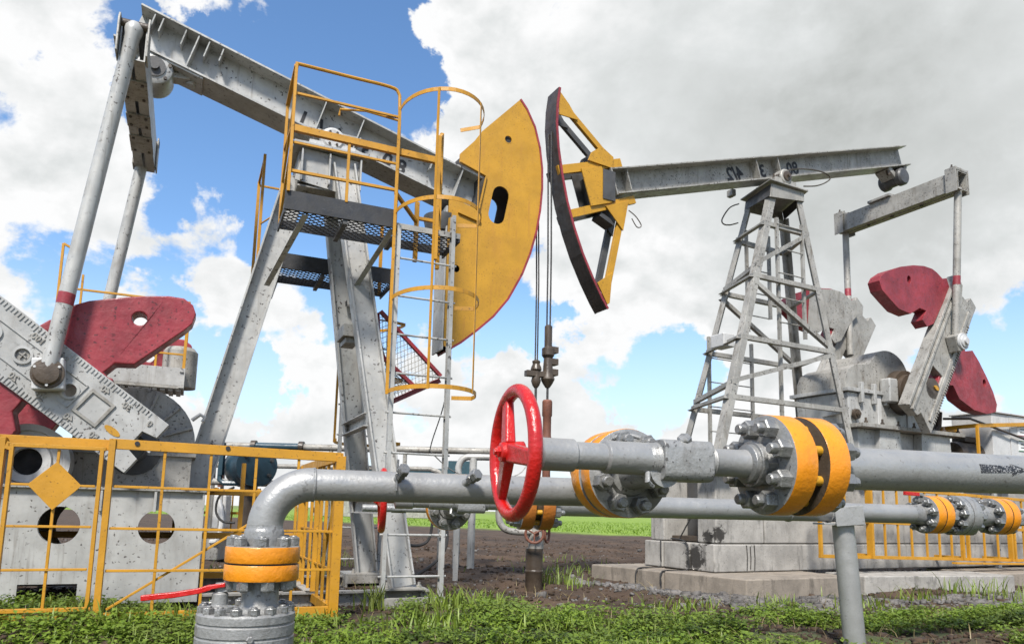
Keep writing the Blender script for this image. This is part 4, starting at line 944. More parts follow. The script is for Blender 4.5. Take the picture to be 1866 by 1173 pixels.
    for i in range(10):
        b = MB(); b.rng((-5.3 + i * .085, .46, 2.335), (-5.3 + i * .085 + .05, .96, 2.358)); b.build('deck_slat', GREY, t)
    for y in (.5, .9):
        b = MB(); b.ibeam((-4.87, y, 1.15), (-4.87, y, 2.36), .14, .10, .012, .010, (1, 0, 0)); b.build('deck_post', GREY, t)
    b = MB(); b.lathe((-4.52, .8, 2.42), (0, 0, 1), [(0, .2), (.45, .2), (.5, .16), (.52, .0)], 20); b.build('vent_housing', GREYD, t)
    rail_group(t, 'deck_rail', YEL, [((-5.85, .5, 2.4), (-5.85, .5, 3.96), .028), ((-5.73, .5, 2.4), (-5.73, .5, 3.90), .028), ((-5.85, .5, 3.96), (-5.73, .5, 3.90), .026), ((-5.62, .5, 2.6), (-5.62, .5, 3.62), .024),
        ((-5.85, .5, 3.44), (-4.46, .5, 3.44), .024), ((-4.47, .46, 2.4), (-4.47, .46, 3.44), .034), ((-4.47, 1.0, 2.4), (-4.47, 1.0, 3.44), .034), ((-4.47, .46, 3.42), (-4.47, 1.0, 3.42), .024), ((-5.2, .46, 2.78), (-4.47, .46, 2.78), .022), ((-4.78, .46, 2.4), (-4.78, .46, 3.44), .026)])
    # --- service platforms
    z = 4.1
    for y0, y1, x0, x1, xe in ((-1.40, -.78, -3.62, -1.66, -2.42), (.64, 1.34, -3.52, -1.92, -1.92)):
        b = MB()
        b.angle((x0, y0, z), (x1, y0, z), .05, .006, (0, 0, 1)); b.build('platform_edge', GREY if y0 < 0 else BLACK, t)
        b = MB(); b.rng((x0, y0 - .006, z - .01), (xe, y0, z + .20)); b.build('toe_board', BLACK, t, .002)
        if y0 < 0:
            b = MB(); b.rng((xe, y0 - .004, z - .01), (x1, y0, z + .055)); b.build('toe_board', GREYD, t, .002)
        b = MB(); b.rng((x0, y1, z - .01), (x1, y1 + .006, z + .10)); b.build('toe_board', BLACK, t, .002)
        for x in (x0, x1 - .02):
            b = MB(); b.rng((x, y0 + .002, z - .05), (x + .02, y1 - .002, z + .02)); b.build('platform_edge', BLACK, t, .002)
        for x in (x0 + .62, x0 + 1.22):
            if x < x1 - .1:
                b = MB(); b.rng((x, y0 + .01, z - .06), (x + .05, y1 - .01, z - .012)); b.build('joist', STEEL, t)
        grating(t, (x0 + .02, y0 + .01, z - .004), x1 - x0 - .04, y1 - y0 - .02, .090, .011, .008, GRATE)
    for p0, p1 in (((-3.36, -1.36, 4.07), (-3.62, -.30, 3.55)), ((-2.42, -1.36, 4.07), (-2.62, -.42, 3.62)), ((-3.45, 1.30, 4.07), (-3.60, .25, 3.55)), ((-2.3, 1.30, 4.07), (-2.6, .40, 3.62))):
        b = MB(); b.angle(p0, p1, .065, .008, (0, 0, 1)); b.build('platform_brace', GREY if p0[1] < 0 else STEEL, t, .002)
    # near guard rail
    A, Bq = -1.40, -.80
    rail_group(t, 'guard_post', YEL, [((-3.59, A, 4.28), (-3.59, A, 5.74), .075, .03), ((-3.60, Bq, 4.1), (-3.60, Bq, 5.58), .06, .03), ((-1.955, A, 3.80), (-1.955, A, 5.28), .06, .04), ((-1.74, Bq, 3.9), (-1.74, Bq, 5.66), .045), ((-2.02, Bq, 3.95), (-2.02, Bq, 4.7), .05), ((-2.98, A, 4.28), (-2.98, A, 5.0), .03)])
    rail_group(t, 'guard_rail', YEL, [((-3.59, A, 5.40), (-2.44, A, 5.40), .026), ((-3.59, A, 5.00), (-1.95, A, 4.98), .05, .075), ((-3.59, A, 4.84), (-2.44, A, 4.84), .026), ((-3.59, A, 4.52), (-2.44, A, 4.53), .032),
        ((-3.59, A, 5.72), (-3.60, Bq, 5.56), .045, .03), ((-3.59, A, 5.02), (-3.60, Bq, 5.02), .03), ((-3.59, A, 5.30), (-3.60, Bq, 4.60), .026), ((-3.59, A, 4.78), (-3.60, Bq, 4.18), .026), ((-1.955, A, 5.27), (-1.74, Bq, 5.64), .045, .03), ((-1.955, A, 4.98), (-1.74, Bq, 5.0), .032), ((-1.955, A, 4.5), (-1.74, Bq, 4.6), .026),
        ((-2.44, A, 4.50), (-2.02, Bq, 4.45), .04), ((-2.02, Bq, 4.5), (-1.74, Bq, 4.5), .04)])
    b = MB(); b.tube(catmull([V((-3.59, A, 5.74)), V((-3.0, A, 5.74)), V((-2.56, A, 5.74)), V((-2.46, A, 5.69)), V((-2.44, A, 5.55)), V((-2.43, A, 5.0)), V((-2.43, A, 4.05))], 6), .019, 8); b.build('guard_rail', YEL, t)
    b = MB(); b.tube([V((-2.44, A, 5.36)), V((-2.8, A + .1, 5.44)), V((-3.05, A + .3, 5.50)), V((-3.06, A + .3, 5.42))], .014, 8); b.build('chain_bar', YEL, t)
    # far side rail ends seen left of the tower
    rail_group(t, 'guard_post', YEL, [((-3.72, .55, 3.6), (-3.72, .55, 5.55), .06, .035), ((-3.72, 1.34, 4.1), (-3.72, 1.34, 5.5), .04), ((-1.95, 1.34, 4.1), (-1.95, 1.34, 5.3), .045)])
    rail_group(t, 'guard_rail', YEL, [((-3.72, .55, 5.5), (-3.72, 1.34, 5.5), .03), ((-3.72, 1.34, 5.45), (-2.1, 1.34, 5.45), .026)])
    for zz in (3.9, 4.25, 4.6): rail_group(t, 'guard_rail', YEL, [((-3.72, .55, zz), (-3.60, .2, zz), .018)])
    # --- ladders with safety cages
    for y, sg in ((-1.40, -1), (1.40, 1)):
        st = []
        for x in (-2.41, -1.73):
            top = 4.12 if x < -2 else 4.35
            b = MB(); b.chan((x, y, -.05), (x, y, top), .075, .045, .008, (0, 1, 0), 1 if x < -2 else -1); st.append(b.build('ladder_stile', GREY, t, .002))
        for i in range(10):
            zz = .30 + .432 * i
            if zz < 4.0:
                b = MB(); b.tube([V((-2.44, y, zz)), V((-1.70, y, zz))], .0125, 8); b.build('rung', GREY, t)
        hz = (2.24, 3.27, 4.25, 5.42) if sg < 0 else (1.95, 2.9, 3.75)
        R = .36
        for zz in hz:
            hp = [V((-2.44, y, zz))] + [V((-1.97 - .475 * math.cos(a), y + sg * (.08 + .62 * math.sin(a)), zz + (.05 if zz > 5 else 0))) for a in np.linspace(.0, PI, 20)] + [V((-1.70, y, zz))]
            b = MB()
            for i in range(len(hp) - 1): b.bar(hp[i], hp[i + 1] + (hp[i + 1] - hp[i]).normalized() * .003, .007, .045, (0, 0, 1))
            b.build('cage_hoop', YEL, t)
        for a in (.0, PI * .36, PI * .72) if sg < 0 else (0, PI * .5):
            px, py_ = -1.97 - .485 * math.cos(a), y + sg * (.08 + .625 * math.sin(a))
            b = MB(); b.bar((px, py_, hz[0] - .03), (px, py_, hz[-1] + .06), .034, .007, (sg * math.cos(a) if False else math.sin(a), math.cos(a) * sg * -1, 0)); b.build('cage_strap', YEL, t)
    b = MB(); b.rng((-2.46, -1.44, -.04), (-1.68, -1.36, .08)); b.build('ladder_sill', GREYD, t, .003)
    # --- red mesh guard below the platform
    g = [V((-2.03, .95, 3.74)), V((-1.10, .95, 2.89)), V((-1.93, .95, 2.45))]
    for i in range(3):
        b = MB(); b.angle(g[i], g[(i + 1) % 3], .07, .008, (0, -1, 0)); b.build('guard_frame', MAROON, t, .002)
    b = MB(); b.angle((g[0] + g[2]) / 2, (g[1] * .55 + g[2] * .45), .07, .008, (0, -1, 0)); b.build('guard_frame', MAROON, t)
    b = MB(); e1, e2 = g[1] - g[0], g[2] - g[0]; N_ = 17
    for i in range(1, N_):
        k = i / N_
        b.tube([g[0] + e1 * k, g[0] + e2 * k], .004, 4); b.tube([g[0] + e1 * k, g[2] + (g[1] - g[2]) * k], .004, 4); b.tube([g[0] + e2 * k, g[2] + (g[1] - g[2]) * k], .004, 4)
    tag(b.build('wire_mesh', GREYD, t), kind='stuff')
    # --- horsehead
    out = [(-.43, 6.76), (-.33, 6.64), (-.20, 6.40), (-.115, 6.1), (-.075, 5.80), (-.07, 5.5), (-.095, 5.18), (-.15, 4.85), (-.235, 4.53), (-.35, 4.22), (-.55, 3.84), (-.76, 3.57), (-.98, 3.36), (-1.20, 3.17), (-1.36, 3.06), (-1.43, 3.10), (-1.43, 5.12), (-1.02, 5.02), (-1.0, 5.02), (-.91, 5.50), (-1.30, 5.63), (-1.30, 5.75), (-1.10, 5.98), (-.99, 6.15)]
    n_ = 10; cap = [(-.69 + .12 * math.cos(a), 5.29 + .125 * math.sin(a)) for a in np.linspace(-.12, PI - .12, n_)] + [(-.745 + .12 * math.cos(a), 4.99 + .125 * math.sin(a)) for a in np.linspace(PI - .12, 2 * PI - .12, n_)]
    hh = .21
    for y, nm in ((-hh, 'face_plate'), (hh, 'face_plate')):
        holes = [cap, circ((-.60, 6.12), .052, 16)] + ([circ((-1.30, 4.15), .05, 16)] if y < 0 else [])
        b = MB(); b.prism(out, (0, y, 0), (1, 0, 0), (0, 0, 1), .02, holes); fp = b.build(nm, YELH if y < 0 else STEEL, t)  # far plate coloured dark for the shadow inside the head
        if y < 0:
            b = MB(); b.lathe((-.60, y - .022, 6.12), (0, 1, 0), [(0, .052), (0, .064), (.025, .064), (.025, .052), (0, .052)], 20); b.build('pin_sleeve', YELH, fp)
            b = MB(); b.lathe((-.60, y + .005, 6.12), (0, 1, 0), [(0, .05), (.38, .05)], 16); b.build('pin_core', INK, fp)
    arcp = out[:15]
    b = MB()
    for i in range(len(arcp) - 1):
        p, q = V((arcp[i][0], 0, arcp[i][1])), V((arcp[i + 1][0], 0, arcp[i + 1][1])); d = (q - p).normalized(); nn = V((-d.z, 0, d.x)) * -1
        b.sect(p + nn * -.004, q + nn * -.004 + d * .003, [(-.24, -.012), (.24, -.012), (.24, .016), (-.24, .016)], nn)
    b.build('rope_track', MAROON, t)
    b = MB(); b.rng((-1.455, -hh + .002, 3.05), (-1.432, hh, 5.0)); b.build('back_plate', GREY, t, .003)
    b = MB(); b.lathe((-1.455, .0, 4.9), (0, 0, -1), [(0, .0), (0, .24), (.05, .24), (.22, .20), (.24, .0)], 24); b.build('pivot_cup', STEEL, t)
    b = MB(); b.rng((-1.005, -hh + .03, 4.98), (-.985, hh - .03, 5.52)); b.build('beam_socket', STEEL, t)
    rail_group(t, 'head_cleat', YELH, [((-1.30, -hh - .035, 5.635), (-.92, -hh - .035, 5.51), .035, .02), ((-.92, -hh - .035, 5.51), (-1.01, -hh - .035, 5.02), .035, .02), ((-1.30, -hh - .035, 4.93), (-.98, -hh - .035, 4.85), .035, .04)])
    # --- ropes and rod
    for y in (-.035, .035):
        b = MB(); b.tube([V((-.13, y, 6.2)), V((-.055, y, 5.85)), V((-.04, y, 5.5)), V((-.018, y, 5.0)), V((0, y, 4.2)), V((0, y, 3.0))], .011, 8); b.build('bridle_rope', ROPE, t)
    b = MB(); b.lathe((0, 0, 3.1), (0, 0, -1), [(0, .03), (.02, .06), (.06, .05), (.10, .07), (.14, .08), (.16, .06), (.24, .055), (.30, .07), (.36, .05), (.40, .02)], 14); b.rng((-.16, -.05, 2.86), (.12, .05, 2.94)); b.build('carrier_clamp', OILY, t, .006)
    b = MB(); b.cyl((0, 0, 2.75), (0, 0, .9), .018, 10); b.build('polished_rod', ROPE, t)
    # thin cable along the beam
    b = MB(); q = [bc(-2.6) + bu * .27 + V((0, -.1, 0)), bc(-1.9) + bu * .30 + V((0, -.1, 0)), bc(-1.45) + bu * .27 + V((0, -.1, 0))]; b.tube(q, .006, 6); b.build('beam_cable', ROPE, t)
    for x in (-2.6, -1.45): 
        b = MB(); b.rng((x - .02, -.12, bc(x).z + .25), (x + .02, -.08, bc(x).z + .30)); b.build('cable_clip', GREY, t)
    b = MB(); b.tube(catmull([V((-1.72, -1.36, 2.55)), V((-1.66, -1.0, 2.2)), V((-1.62, -.5, 1.85)), V((-1.5, 0, 1.72))], 6), .007, 6); b.build('hanging_wire', ROPE, t)
left_pump()

def safety_fence():
    t = thing('safety_fence', 'yellow steel fence with a gate and diamond plate in front of the left pump', 'fence', (-1.60, 6.98, 0), math.radians(23.5))
    def bar(p0, p1, w, h=None, nm='rail', up=None, par=None): 
        b = MB(); b.bar(p0, p1, w, h or w, up); return b.build(nm, YEL, par or t, .003, seg=1)
    zt, zb = 1.50, .06
    bar((-4.2, 0, zt - .01), (-2.72, 0, zt - .01), .05, .09); bar((-1.93, 0, zt - .01), (.0, 0, zt - .03), .05, .085); bar((-4.2, 0, zb), (.0, 0, zb), .05, .10)
    bar((-2.74, .05, zt - .02), (-1.9, .05, zt - .02), .03, .09)
    bar((-2.68, 0, zb), (-2.68, 0, zt), .09, .05, 'post'); bar((-1.905, 0, zb), (-1.905, 0, zt + .03), .085, .05, 'post')
    bar((0.0, 0, .0), (.0, 0, zt - .02), .085, .085, 'post'); bar((-3.6, 0, zb), (-3.6, 0, zt), .09, .05, 'post')
    for x in (-1.50, -1.13, -.75, -.38): bar((x, 0, zb), (x, 0, zt - .05), .024, None, 'rod')
    for x in (-3.3, -3.0): bar((x, 0, zb), (x, 0, zt - .05), .024, None, 'rod')
    for z in (1.135, .79, .445): bar((-1.87, -.004, z), (-.04, -.004, z - .008), .022, None, 'cross_bar'); bar((-4.2, -.004, z), (-2.72, -.004, z), .022, None, 'cross_bar')
    bar((-1.84, .028, .13), (-.04, .028, 1.33), .03, .02, 'brace')
    for x in (-1.72, -1.0): 
        b = MB(); b.lathe((x, -.03, zt), (0, -1, 0), [(0, .02), (.004, .02)], 12); b.build('bolt_hole', INK, t)
    # gate
    g = MB(); g.bar((-2.61, -.02, .14), (-2.61, -.02, 1.45), .055, .03); gate = g.build('gate_leaf', YEL, t, .003)
    for p0, p1, w in (((-1.975, -.02, .14), (-1.975, -.02, 1.45), .055), ((-2.637, -.02, 1.44), (-1.948, -.02, 1.44), .05), ((-2.637, -.02, .145), (-1.948, -.02, .145), .055)): bar(p0, p1, w, .03, 'gate_frame', None, gate)
    for z in (1.13, .80, .46): bar((-2.59, -.03, z), (-2.0, -.03, z), .02, None, 'gate_bar', None, gate)
    bar((-2.285, -.015, .16), (-2.285, -.015, 1.42), .022, None, 'gate_bar', None, gate)
    b = MB(); b.prism([(-.19, 0), (0, -.20), (.19, 0), (0, .19)], (-2.285, -.05, 1.13), (1, 0, 0), (0, 0, 1), .006); tag(b.build('diamond_plate', YEL, gate, .002), 'yellow diamond shaped plate')
    for z in (.3, 1.40): bar((-2.64, -.02, z), (-2.62, -.02, z + .06), .05, None, 'hinge', None, gate)
    # return side towards the back
    L = 2.35
    bar((0, 0, zt - .03), (0, L, zt - .03), .05, .085); bar((0, 0, zb), (0, L, zb), .05, .09); bar((0, L, 0), (0, L, zt), .08, .08, 'post')
    bar((.0, 1.2, 0), (.0, 1.2, zt), .05, .05, 'post')
    for y in (.3, .62, .92, 1.55, 1.95): bar((0, y, zb), (0, y, zt - .05), .03, None, 'rod')
    for z in (1.1, .76, .42): bar((.004, .04, z), (.004, L, z), .022, None, 'cross_bar')
    bar((.03, .06, 1.40), (.03, 1.1, .15), .03, .02, 'brace'); bar((.03, .06, 1.36), (.03, L, 1.05), .03, .02, 'brace')
    # far run behind the pump base
    for z in (.2, .65, 1.15): bar((-4.2, L, z), (0, L, z), .05, .07)
    for x in (-3.6, -2.9, -2.2, -1.4, -.7): bar((x, L, 0), (x, L, 1.5), .055, .05, 'post')
safety_fence()

# ------------------------------------------------------------------ right pump on its concrete base
R_O, R_A = (.49, 10.2, 0), math.radians(28)
def right_pump():
    t = thing('oil_pumpjack', 'weathered grey pumping unit with open yellow horsehead and lattice tower on concrete blocks', 'pumpjack', R_O, R_A)
    # --- lattice tower; corner lines measured at two heights
    def leg(lo, hi):
        return lambda z: V(lo) + (V(hi) - V(lo)) * ((z - lo[2]) / (hi[2] - lo[2]))
    nf = leg((2.72, -.70, 2.73), (4.06, -.36, 6.28)); nr = leg((5.34, -.70, 2.73), (4.82, -.36, 6.45))
    ff = leg((3.20, .66, 2.73), (4.28, .38, 6.50)); fr = leg((5.80, .66, 3.03), (5.20, .38, 6.50))
    z0, z1 = 1.68, 6.42
    for f, nm, fx, fy in ((nf, 'tower_leg', 1, 1), (nr, 'tower_leg', -1, 1), (ff, 'tower_leg', 1, -1), (fr, 'tower_leg', -1, -1)):
        b = MB(); b.angle(f(z0), f(z1), .125, .014, (0, 1, 0), fx if fx > 0 else -1, fy); b.build(nm, GREYD, t, .003)
        q = f(z0); b = MB(); b.rng((q.x - .17, q.y - .17, 1.655), (q.x + .17, q.y + .17, 1.68)); b.build('leg_plate', GREYD, t, .003)
    for z in (2.74, 3.72, 4.80, 5.78):
        for p, q in ((nf, nr), (ff, fr), (nf, ff), (nr, fr)):
            a, c = p(z), q(z); b = MB(); b.angle(a, c, .075, .010, (0, 0, 1)); b.build('ring_angle', GREYD, t, .002)
    dg = [(nf, 5.0, nr, 5.78), (nf, 4.72, nr, 3.76), (nf, 2.98, nr, 3.68), (ff, 4.72, fr, 3.76), (ff, 2.86, nf, 2.98), (ff, 4.86, nf, 5.0)]
    for p, za, q, zb in dg:
        b = MB(); b.angle(p(za), q(zb), .070, .009, (0, 0, 1)); b.build('brace_angle', GREYD, t, .002)
    # capital
    c = V((4.62, 0, 0))
    b = MB(); b.prism([(4.02, 6.30), (4.84, 6.40), (4.84, 6.56), (4.06, 6.54)], (0, -.40, 0), (1, 0, 0), (0, 0, 1), -.016); b.build('capital_plate', GREYD, t, .003)
    b = MB(); b.prism([(4.26, 6.38), (5.24, 6.42), (5.20, 6.60), (4.30, 6.59)], (0, .40, 0), (1, 0, 0), (0, 0, 1), -.016); b.build('capital_plate', GREYD, t, .003)
    b = MB(); b.add([(4.02, -.395, 6.32), (4.26, .395, 6.40), (4.30, .395, 6.585), (4.06, -.395, 6.54)], [(0, 1, 2, 3)]); b.build('capital_side', STEEL, t); b = MB(); b.add([(4.845, -.395, 6.40), (5.24, .395, 6.42), (5.20, .395, 6.58), (4.845, -.395, 6.55)], [(0, 1, 2, 3)]); b.build('capital_side', STEEL, t)
    b = MB(); b.add([(3.98, -.46, 6.565), (4.88, -.46, 6.565), (5.28, .46, 6.60), (4.22, .46, 6.60), (3.98, -.46, 6.59), (4.88, -.46, 6.59), (5.28, .46, 6.625), (4.22, .46, 6.625)], [(0, 1, 2, 3), (4, 5, 6, 7), (0, 1, 5, 4), (1, 2, 6, 5), (2, 3, 7, 6), (3, 0, 4, 7)]); b.build('top_plate', GREYD, t, .004)
    # --- beam
    sl = .316; bd = V((1, 0, sl)).normalized(); bu = V((-sl, 0, 1)).normalized(); bc = lambda x: V((x, 0, 5.955 + sl * (x - 1.05)))
    for y in (-.27, .27):
        b = MB(); z = 6.78; b.lathe((4.55 + y * .3, y - .10, z), (0, 1, 0), [(0, .05), (.0, .115), (.02, .135), (.18, .135), (.20, .115), (.20, .05)], 24); b.rng((4.30 + y * .3, y - .08, 6.63), (4.80 + y * .3, y + .08, 6.73)); br = b.build('saddle_bearing', GREYD, t, .01)
        for x in (4.35, 4.75):
            b = MB(); b.lathe((x + y * .3, y, 6.73), (0, 0, 1), [(0, .03), (.03, .03), (.03, .015), (.08, .015)], 6); b.build('bearing_nut', OILY, br)
        b = MB(); b.lathe((4.55 + y * .3, y - .105, z), (0, -1, 0), [(0, .09), (.02, .085), (.03, .03), (.06, .03)], 20); b.build('bearing_cap', OILY, br)
    b = MB(); b.ibeam(bc(1.02), bc(8.15), .40, .38, .022, .016, bu); beam = b.build('walking_beam', GREYD, t, .002)
    for x, f0, f1 in ((1.30, -1, 1), (4.03, -1, 1), (4.55, -1, 1)):
        for sg in (-1, 1):
            q = bc(x); b = MB(); b.bar(q - bu * .163 + V((0, sg * .083, 0)), q + bu * .163 + V((0, sg * .083, 0)), .145, .016, bd); b.build('stiffener', GREYD, beam)
    b = MB(); b.bar(bc(1.0), bc(1.02), .35, .42, bu); b.build('end_plate', GREYD, beam, .002)
    b = MB(); b.bar(bc(1.05) - bu * .198, bc(2.2) - bu * .198, .30, .02, bu); b.build('cover_plate', GREYD, beam, .002)
    for s_, x in (('80', 5.03), ('3', 4.28), ('4/2', 3.62)):
        me = text_mesh(s_, .31, INK, .0015); o = bpy.data.objects.new('painted_numeral', me); COL.objects.link(o); o.parent = beam
        Rm = M(((bd.x, bu.x, 0), (bd.y, bu.y, -1), (bd.z, bu.z, 0))).to_4x4(); o.matrix_local = M.Translation(bc(x) + V((0, -.0115, 0))) @ Rm
    # tail bearing, equaliser
    tq = bc(7.78) - bu * .42
    b = MB(); b.lathe((tq.x, -.24, tq.z), (0, 1, 0), [(0, .08), (.0, .14), (.03, .17), (.12, .17), (.15, .14), (.33, .14), (.36, .17), (.45, .17), (.48, .14), (.48, .08)], 24); tbo = b.build('tail_bearing', STEEL, t)
    for sg in (-1, 1):
        q = bc(7.78 + sg * .26) - bu * .19; b = MB(); b.bar(q, tq + bd * sg * .12 + bu * .03, .30, .10, bu); b.build('bearing_lug', GREYD, tbo, .015)
        b = MB(); b.lathe(q + bu * -.05 + V((0, -.1, 0)), bu * -1, [(0, .04), (.10, .04)], 6); b.build('lug_nut', OILY, tbo)
    ex, ez = 7.58, 6.98
    b = MB()
    for dx, fl in ((-.14, 1), (.14, -1)): b.chan((ex + dx, -1.52, ez), (ex + dx, .98, ez), .34, .125, .014, (0, 0, 1), -fl)
    eq = b.build('equalizer', GREYD, t, .002)
    b = MB(); b.rng((ex - .2, -.25, ez + .172), (ex + .2, .22, ez + .22)); b.build('bearing_seat', GREYD, eq, .005)
    for y in (-.75, -.15, .35):
        b = MB(); b.lathe((ex, y, ez - .170), (0, 0, -1), [(0, .03), (.03, .03)], 8); b.build('plate_bolt', OILY, eq)
    for y in (-1.42, .90):
        for dx in (-.19, .175):
            b = MB(); b.rng((ex + dx, y - .10, ez - .21), (ex + dx + .018, y + .10, ez + .24)); b.build('end_bracket', GREYD, eq, .003)
        b = MB()
        b.rng((ex - .17, y - .10, ez + .175), (ex + .17, y + .10, ez + .24)); b.build('end_block', GREYD, eq, .02)
        for dx in (-.13, 0, .13):
            b = MB(); b.lathe((ex + dx, y, ez + .24), (0, 0, 1), [(0, .03), (.03, .03), (.03, .016), (.07, .016)], 6); b.build('block_nut', OILY, eq)
    pins = ((-1.30, V((7.44, 0, 4.07))), (.72, V((7.35, 0, 4.2))))
    for (y, pn), ye in zip(pins, (-1.42, .90)):
        a, q = V((ex + .02, ye, ez - .1)), V((pn.x, y, pn.z)); dd = (q - a).normalized()
        b = MB(); b.lathe(a, dd, [(0, .062), ((q - a).length, .062)], 20); pm = b.build('pitman_arm', GREYD, t)
        k = 1.62 if y < 0 else 1.30
        b = MB(); b.lathe(a + dd * k, dd, [(0, .0625), (.001, .0635), (.16, .0635), (.161, .0625)], 20); tag(b.build('paint_band', MAROON, pm), 'maroon painted band')
    # --- cranks and weights
    E0 = V((6.12, 0, 2.90)); cd = V((.54, 0, .842)).normalized(); cn = V((cd.z, 0, -cd.x)); W = .76; Lc = 2.85
    up_w = [(5.62, 4.91), (5.70, 5.02), (5.90, 5.14), (6.20, 5.25), (6.55, 5.34), (6.85, 5.38), (7.08, 5.37), (7.22, 5.32), (7.36, 5.24), (7.48, 5.27), (7.60, 5.0), (7.30, 4.75), (7.03, 4.38), (6.84, 4.30), (6.72, 4.40), (6.84, 4.58), (6.66, 4.60), (6.40, 4.46), (6.1, 4.50), (5.88, 4.63), (5.68, 4.76)]
    lo_w = [(7.80, 4.35), (7.86, 4.12), (7.90, 4.0), (8.12, 4.04), (8.30, 3.86), (8.52, 3.58), (8.68, 3.34), (8.77, 3.12), (8.72, 2.98), (8.44, 2.92), (8.05, 2.96), (7.64, 3.12), (7.48, 3.34), (7.34, 3.34), (7.28, 3.18), (7.1, 3.05), (6.95, 3.2), (7.3, 3.85)]
    for side, y0 in ((-1, -1.22), (1, .80)):
        off = V((0, 0, 0)) if side < 0 else V((.02, 0, .10))
        P = lambda a, c_, y: V((E0.x, y, E0.z)) + off + cd * a + cn * c_
        O = V((E0.x, y0, E0.z)) + off
        b = MB(); out = [(0, 0), (0, W * .42), (.10, W * .5), (-.05, W), (Lc - .05, W), (Lc, W * .72), (Lc - .14, W * .66), (Lc - .14, W * .44), (Lc + .05, W * .34), (Lc + .08, 0)]
        win = [(.62, .26), (1.02, .26), (1.02, .56), (.62, .56)] if side < 0 else [(.75, .28), (1.75, .28), (1.75, .56), (.75, .56)]
        b.prism(out, O, cd, cn, .16, [win]); cr = b.build('crank', GREYD, t, .01)
        nz = cd.cross(cn).normalized()
        # find which way is outwards for this side
        outw = V((0, side, 0))
        b = MB()
        for c_ in (.02, .13):
            b = MB(); b.bar(P(-.02, c_, y0 - .02 if side < 0 else y0 + .16), P(Lc, c_, y0 - .02 if side < 0 else y0 + .16), .05, .06, (0, 1, 0)); b.build('edge_flange', GREYD, cr, .006)
        if side < 0:
            b = MB(); b.bar(P(.1, .62, y0 - .01), P(Lc - .3, .62, y0 - .01), .06, .03, (0, 1, 0)); b.build('slot_rail', GREYD, cr, .005)
            b = MB()
            for i in range(40): b.bar(P(.15 + i * .055, W - .05, y0 - .004), P(.15 + i * .055, W - .002, y0 - .004), .02, .02, (0, 1, 0))
            tag(b.build('scale_tick', GREYD, cr), kind='stuff')
            q = V((7.44, y0 - .10, 4.07)); b = MB(); b.box(q, .30, .2, .30, M.Rotation(-.35, 3, 'Y')); wp = b.build('wrist_pin_block', GREYD, cr, .03, seg=3)
            b = MB(); b.lathe(q + V((0, -.10, 0)), (0, -1, 0), [(0, .15), (.03, .14), (.03, .11), (.05, .10), (.06, .06), (.09, .055)], 28); b.build('bearing_cover', DRUM, wp)
            b = MB(); b.prism(circ((.72, .50), .06, 10, .6), O + V((0, -.002, 0)), cd, cn, -.02); b.f = b.f; tag(b.build('paint_smear', YELH, cr), 'yellow paint smear')
        for pts, hole, yy in ((up_w, (6.41, 5.06), .11), (lo_w, (8.42, 3.48), .11)):
            if side > 0 and pts is lo_w: continue
            b = MB(); yo = y0 + .03 if side < 0 else y0 - .06
            b.prism([(x + off.x, z + off.z) for x, z in pts], (0, yo, 0), (1, 0, 0), (0, 0, 1), -.22, [circ((hole[0] + off.x, hole[1] + off.z), .07, 16, .75)])
            o = b.build('counterweight', MAROON, t, .03, smooth=0, seg=4)
            tag(o, 'maroon counterweight plate')
            if side > 0 and pts is up_w:
                b = MB(); b.prism([(x + off.x + .04, z + off.z - .02) for x, z in pts if x > 5.9], (0, yo - .035, 0), (1, 0, 0), (0, 0, 1), -.03); tag(b.build('weight_face', GREYD, o, .006), 'bare grey weight plate')
    # --- gear case on its pedestal
    b = MB(); b.rng((5.55, -.72, 1.655), (6.15, .55, 2.50)); b.prism([(6.05, 1.655), (8.05, 1.655), (8.12, 2.50), (5.95, 2.50)], (0, -.66, 0), (1, 0, 0), (0, 0, 1), -1.2); ped = b.build('pedestal', GREY, t, .008)
    for x0, x1 in ((7.1, 7.9), (5.98, 6.5)):
        b = MB(); b.prism([(x0 - .08, 1.66), (x1 + .06, 1.66), (x1, 2.50), (x0, 2.50)], (0, -.82, 0), (1, 0, 0), (0, 0, 1), -.155); b.build('pedestal_rib', GREY, ped, .006)
    b = MB(); b.rng((5.42, -.92, 2.505), (8.20, .70, 2.57)); bp = b.build('bed_plate', GREYD, t, .006)
    for x in np.arange(5.6, 8.2, .42):
        b = MB(); b.lathe((x, -.84, 2.57), (0, 0, 1), [(0, .035), (.04, .035), (.04, .02), (.10, .02)], 6); b.build('bed_bolt', OILY, bp)
    b = MB(); b.prism([(5.50, 2.575), (7.55, 2.575), (7.55, 3.12), (5.46, 3.12)], (0, -.62, 0), (1, 0, 0), (0, 0, 1), -1.08); gc = b.build('gear_case', GREY, t, .03, seg=3)
    b = MB(); b.rng((5.40, -.68, 3.125), (7.62, .54, 3.19)); b.build('case_flange', GREY, gc, .008)
    b = MB(); prof = [(5.46, 3.195), (5.46, 3.35), (5.55, 3.52), (5.75, 3.62), (6.1, 3.66)] + [(6.62 + .58 * math.cos(a), 3.40 + .56 * math.sin(a)) for a in np.linspace(2.1, .3, 12)] + [(7.3, 3.42), (7.55, 3.30), (7.58, 3.195)]
    b.prism(prof, (0, -.58, 0), (1, 0, 0), (0, 0, 1), -1.0); b.build('case_lid', GREYD, gc, .05, seg=4)
    for x in (5.72, 6.05, 6.36):
        b = MB(); b.rng((x, -.70, 2.95), (x + .07, -.625, 3.3)); b.build('case_lug', GREY, gc, .012)
    for x in (6.2, 7.0):
        b = MB(); b.rng((x, -.64, 2.58), (x + .10, -.622, 3.12)); b.build('case_rib', DRUM, gc, .006)
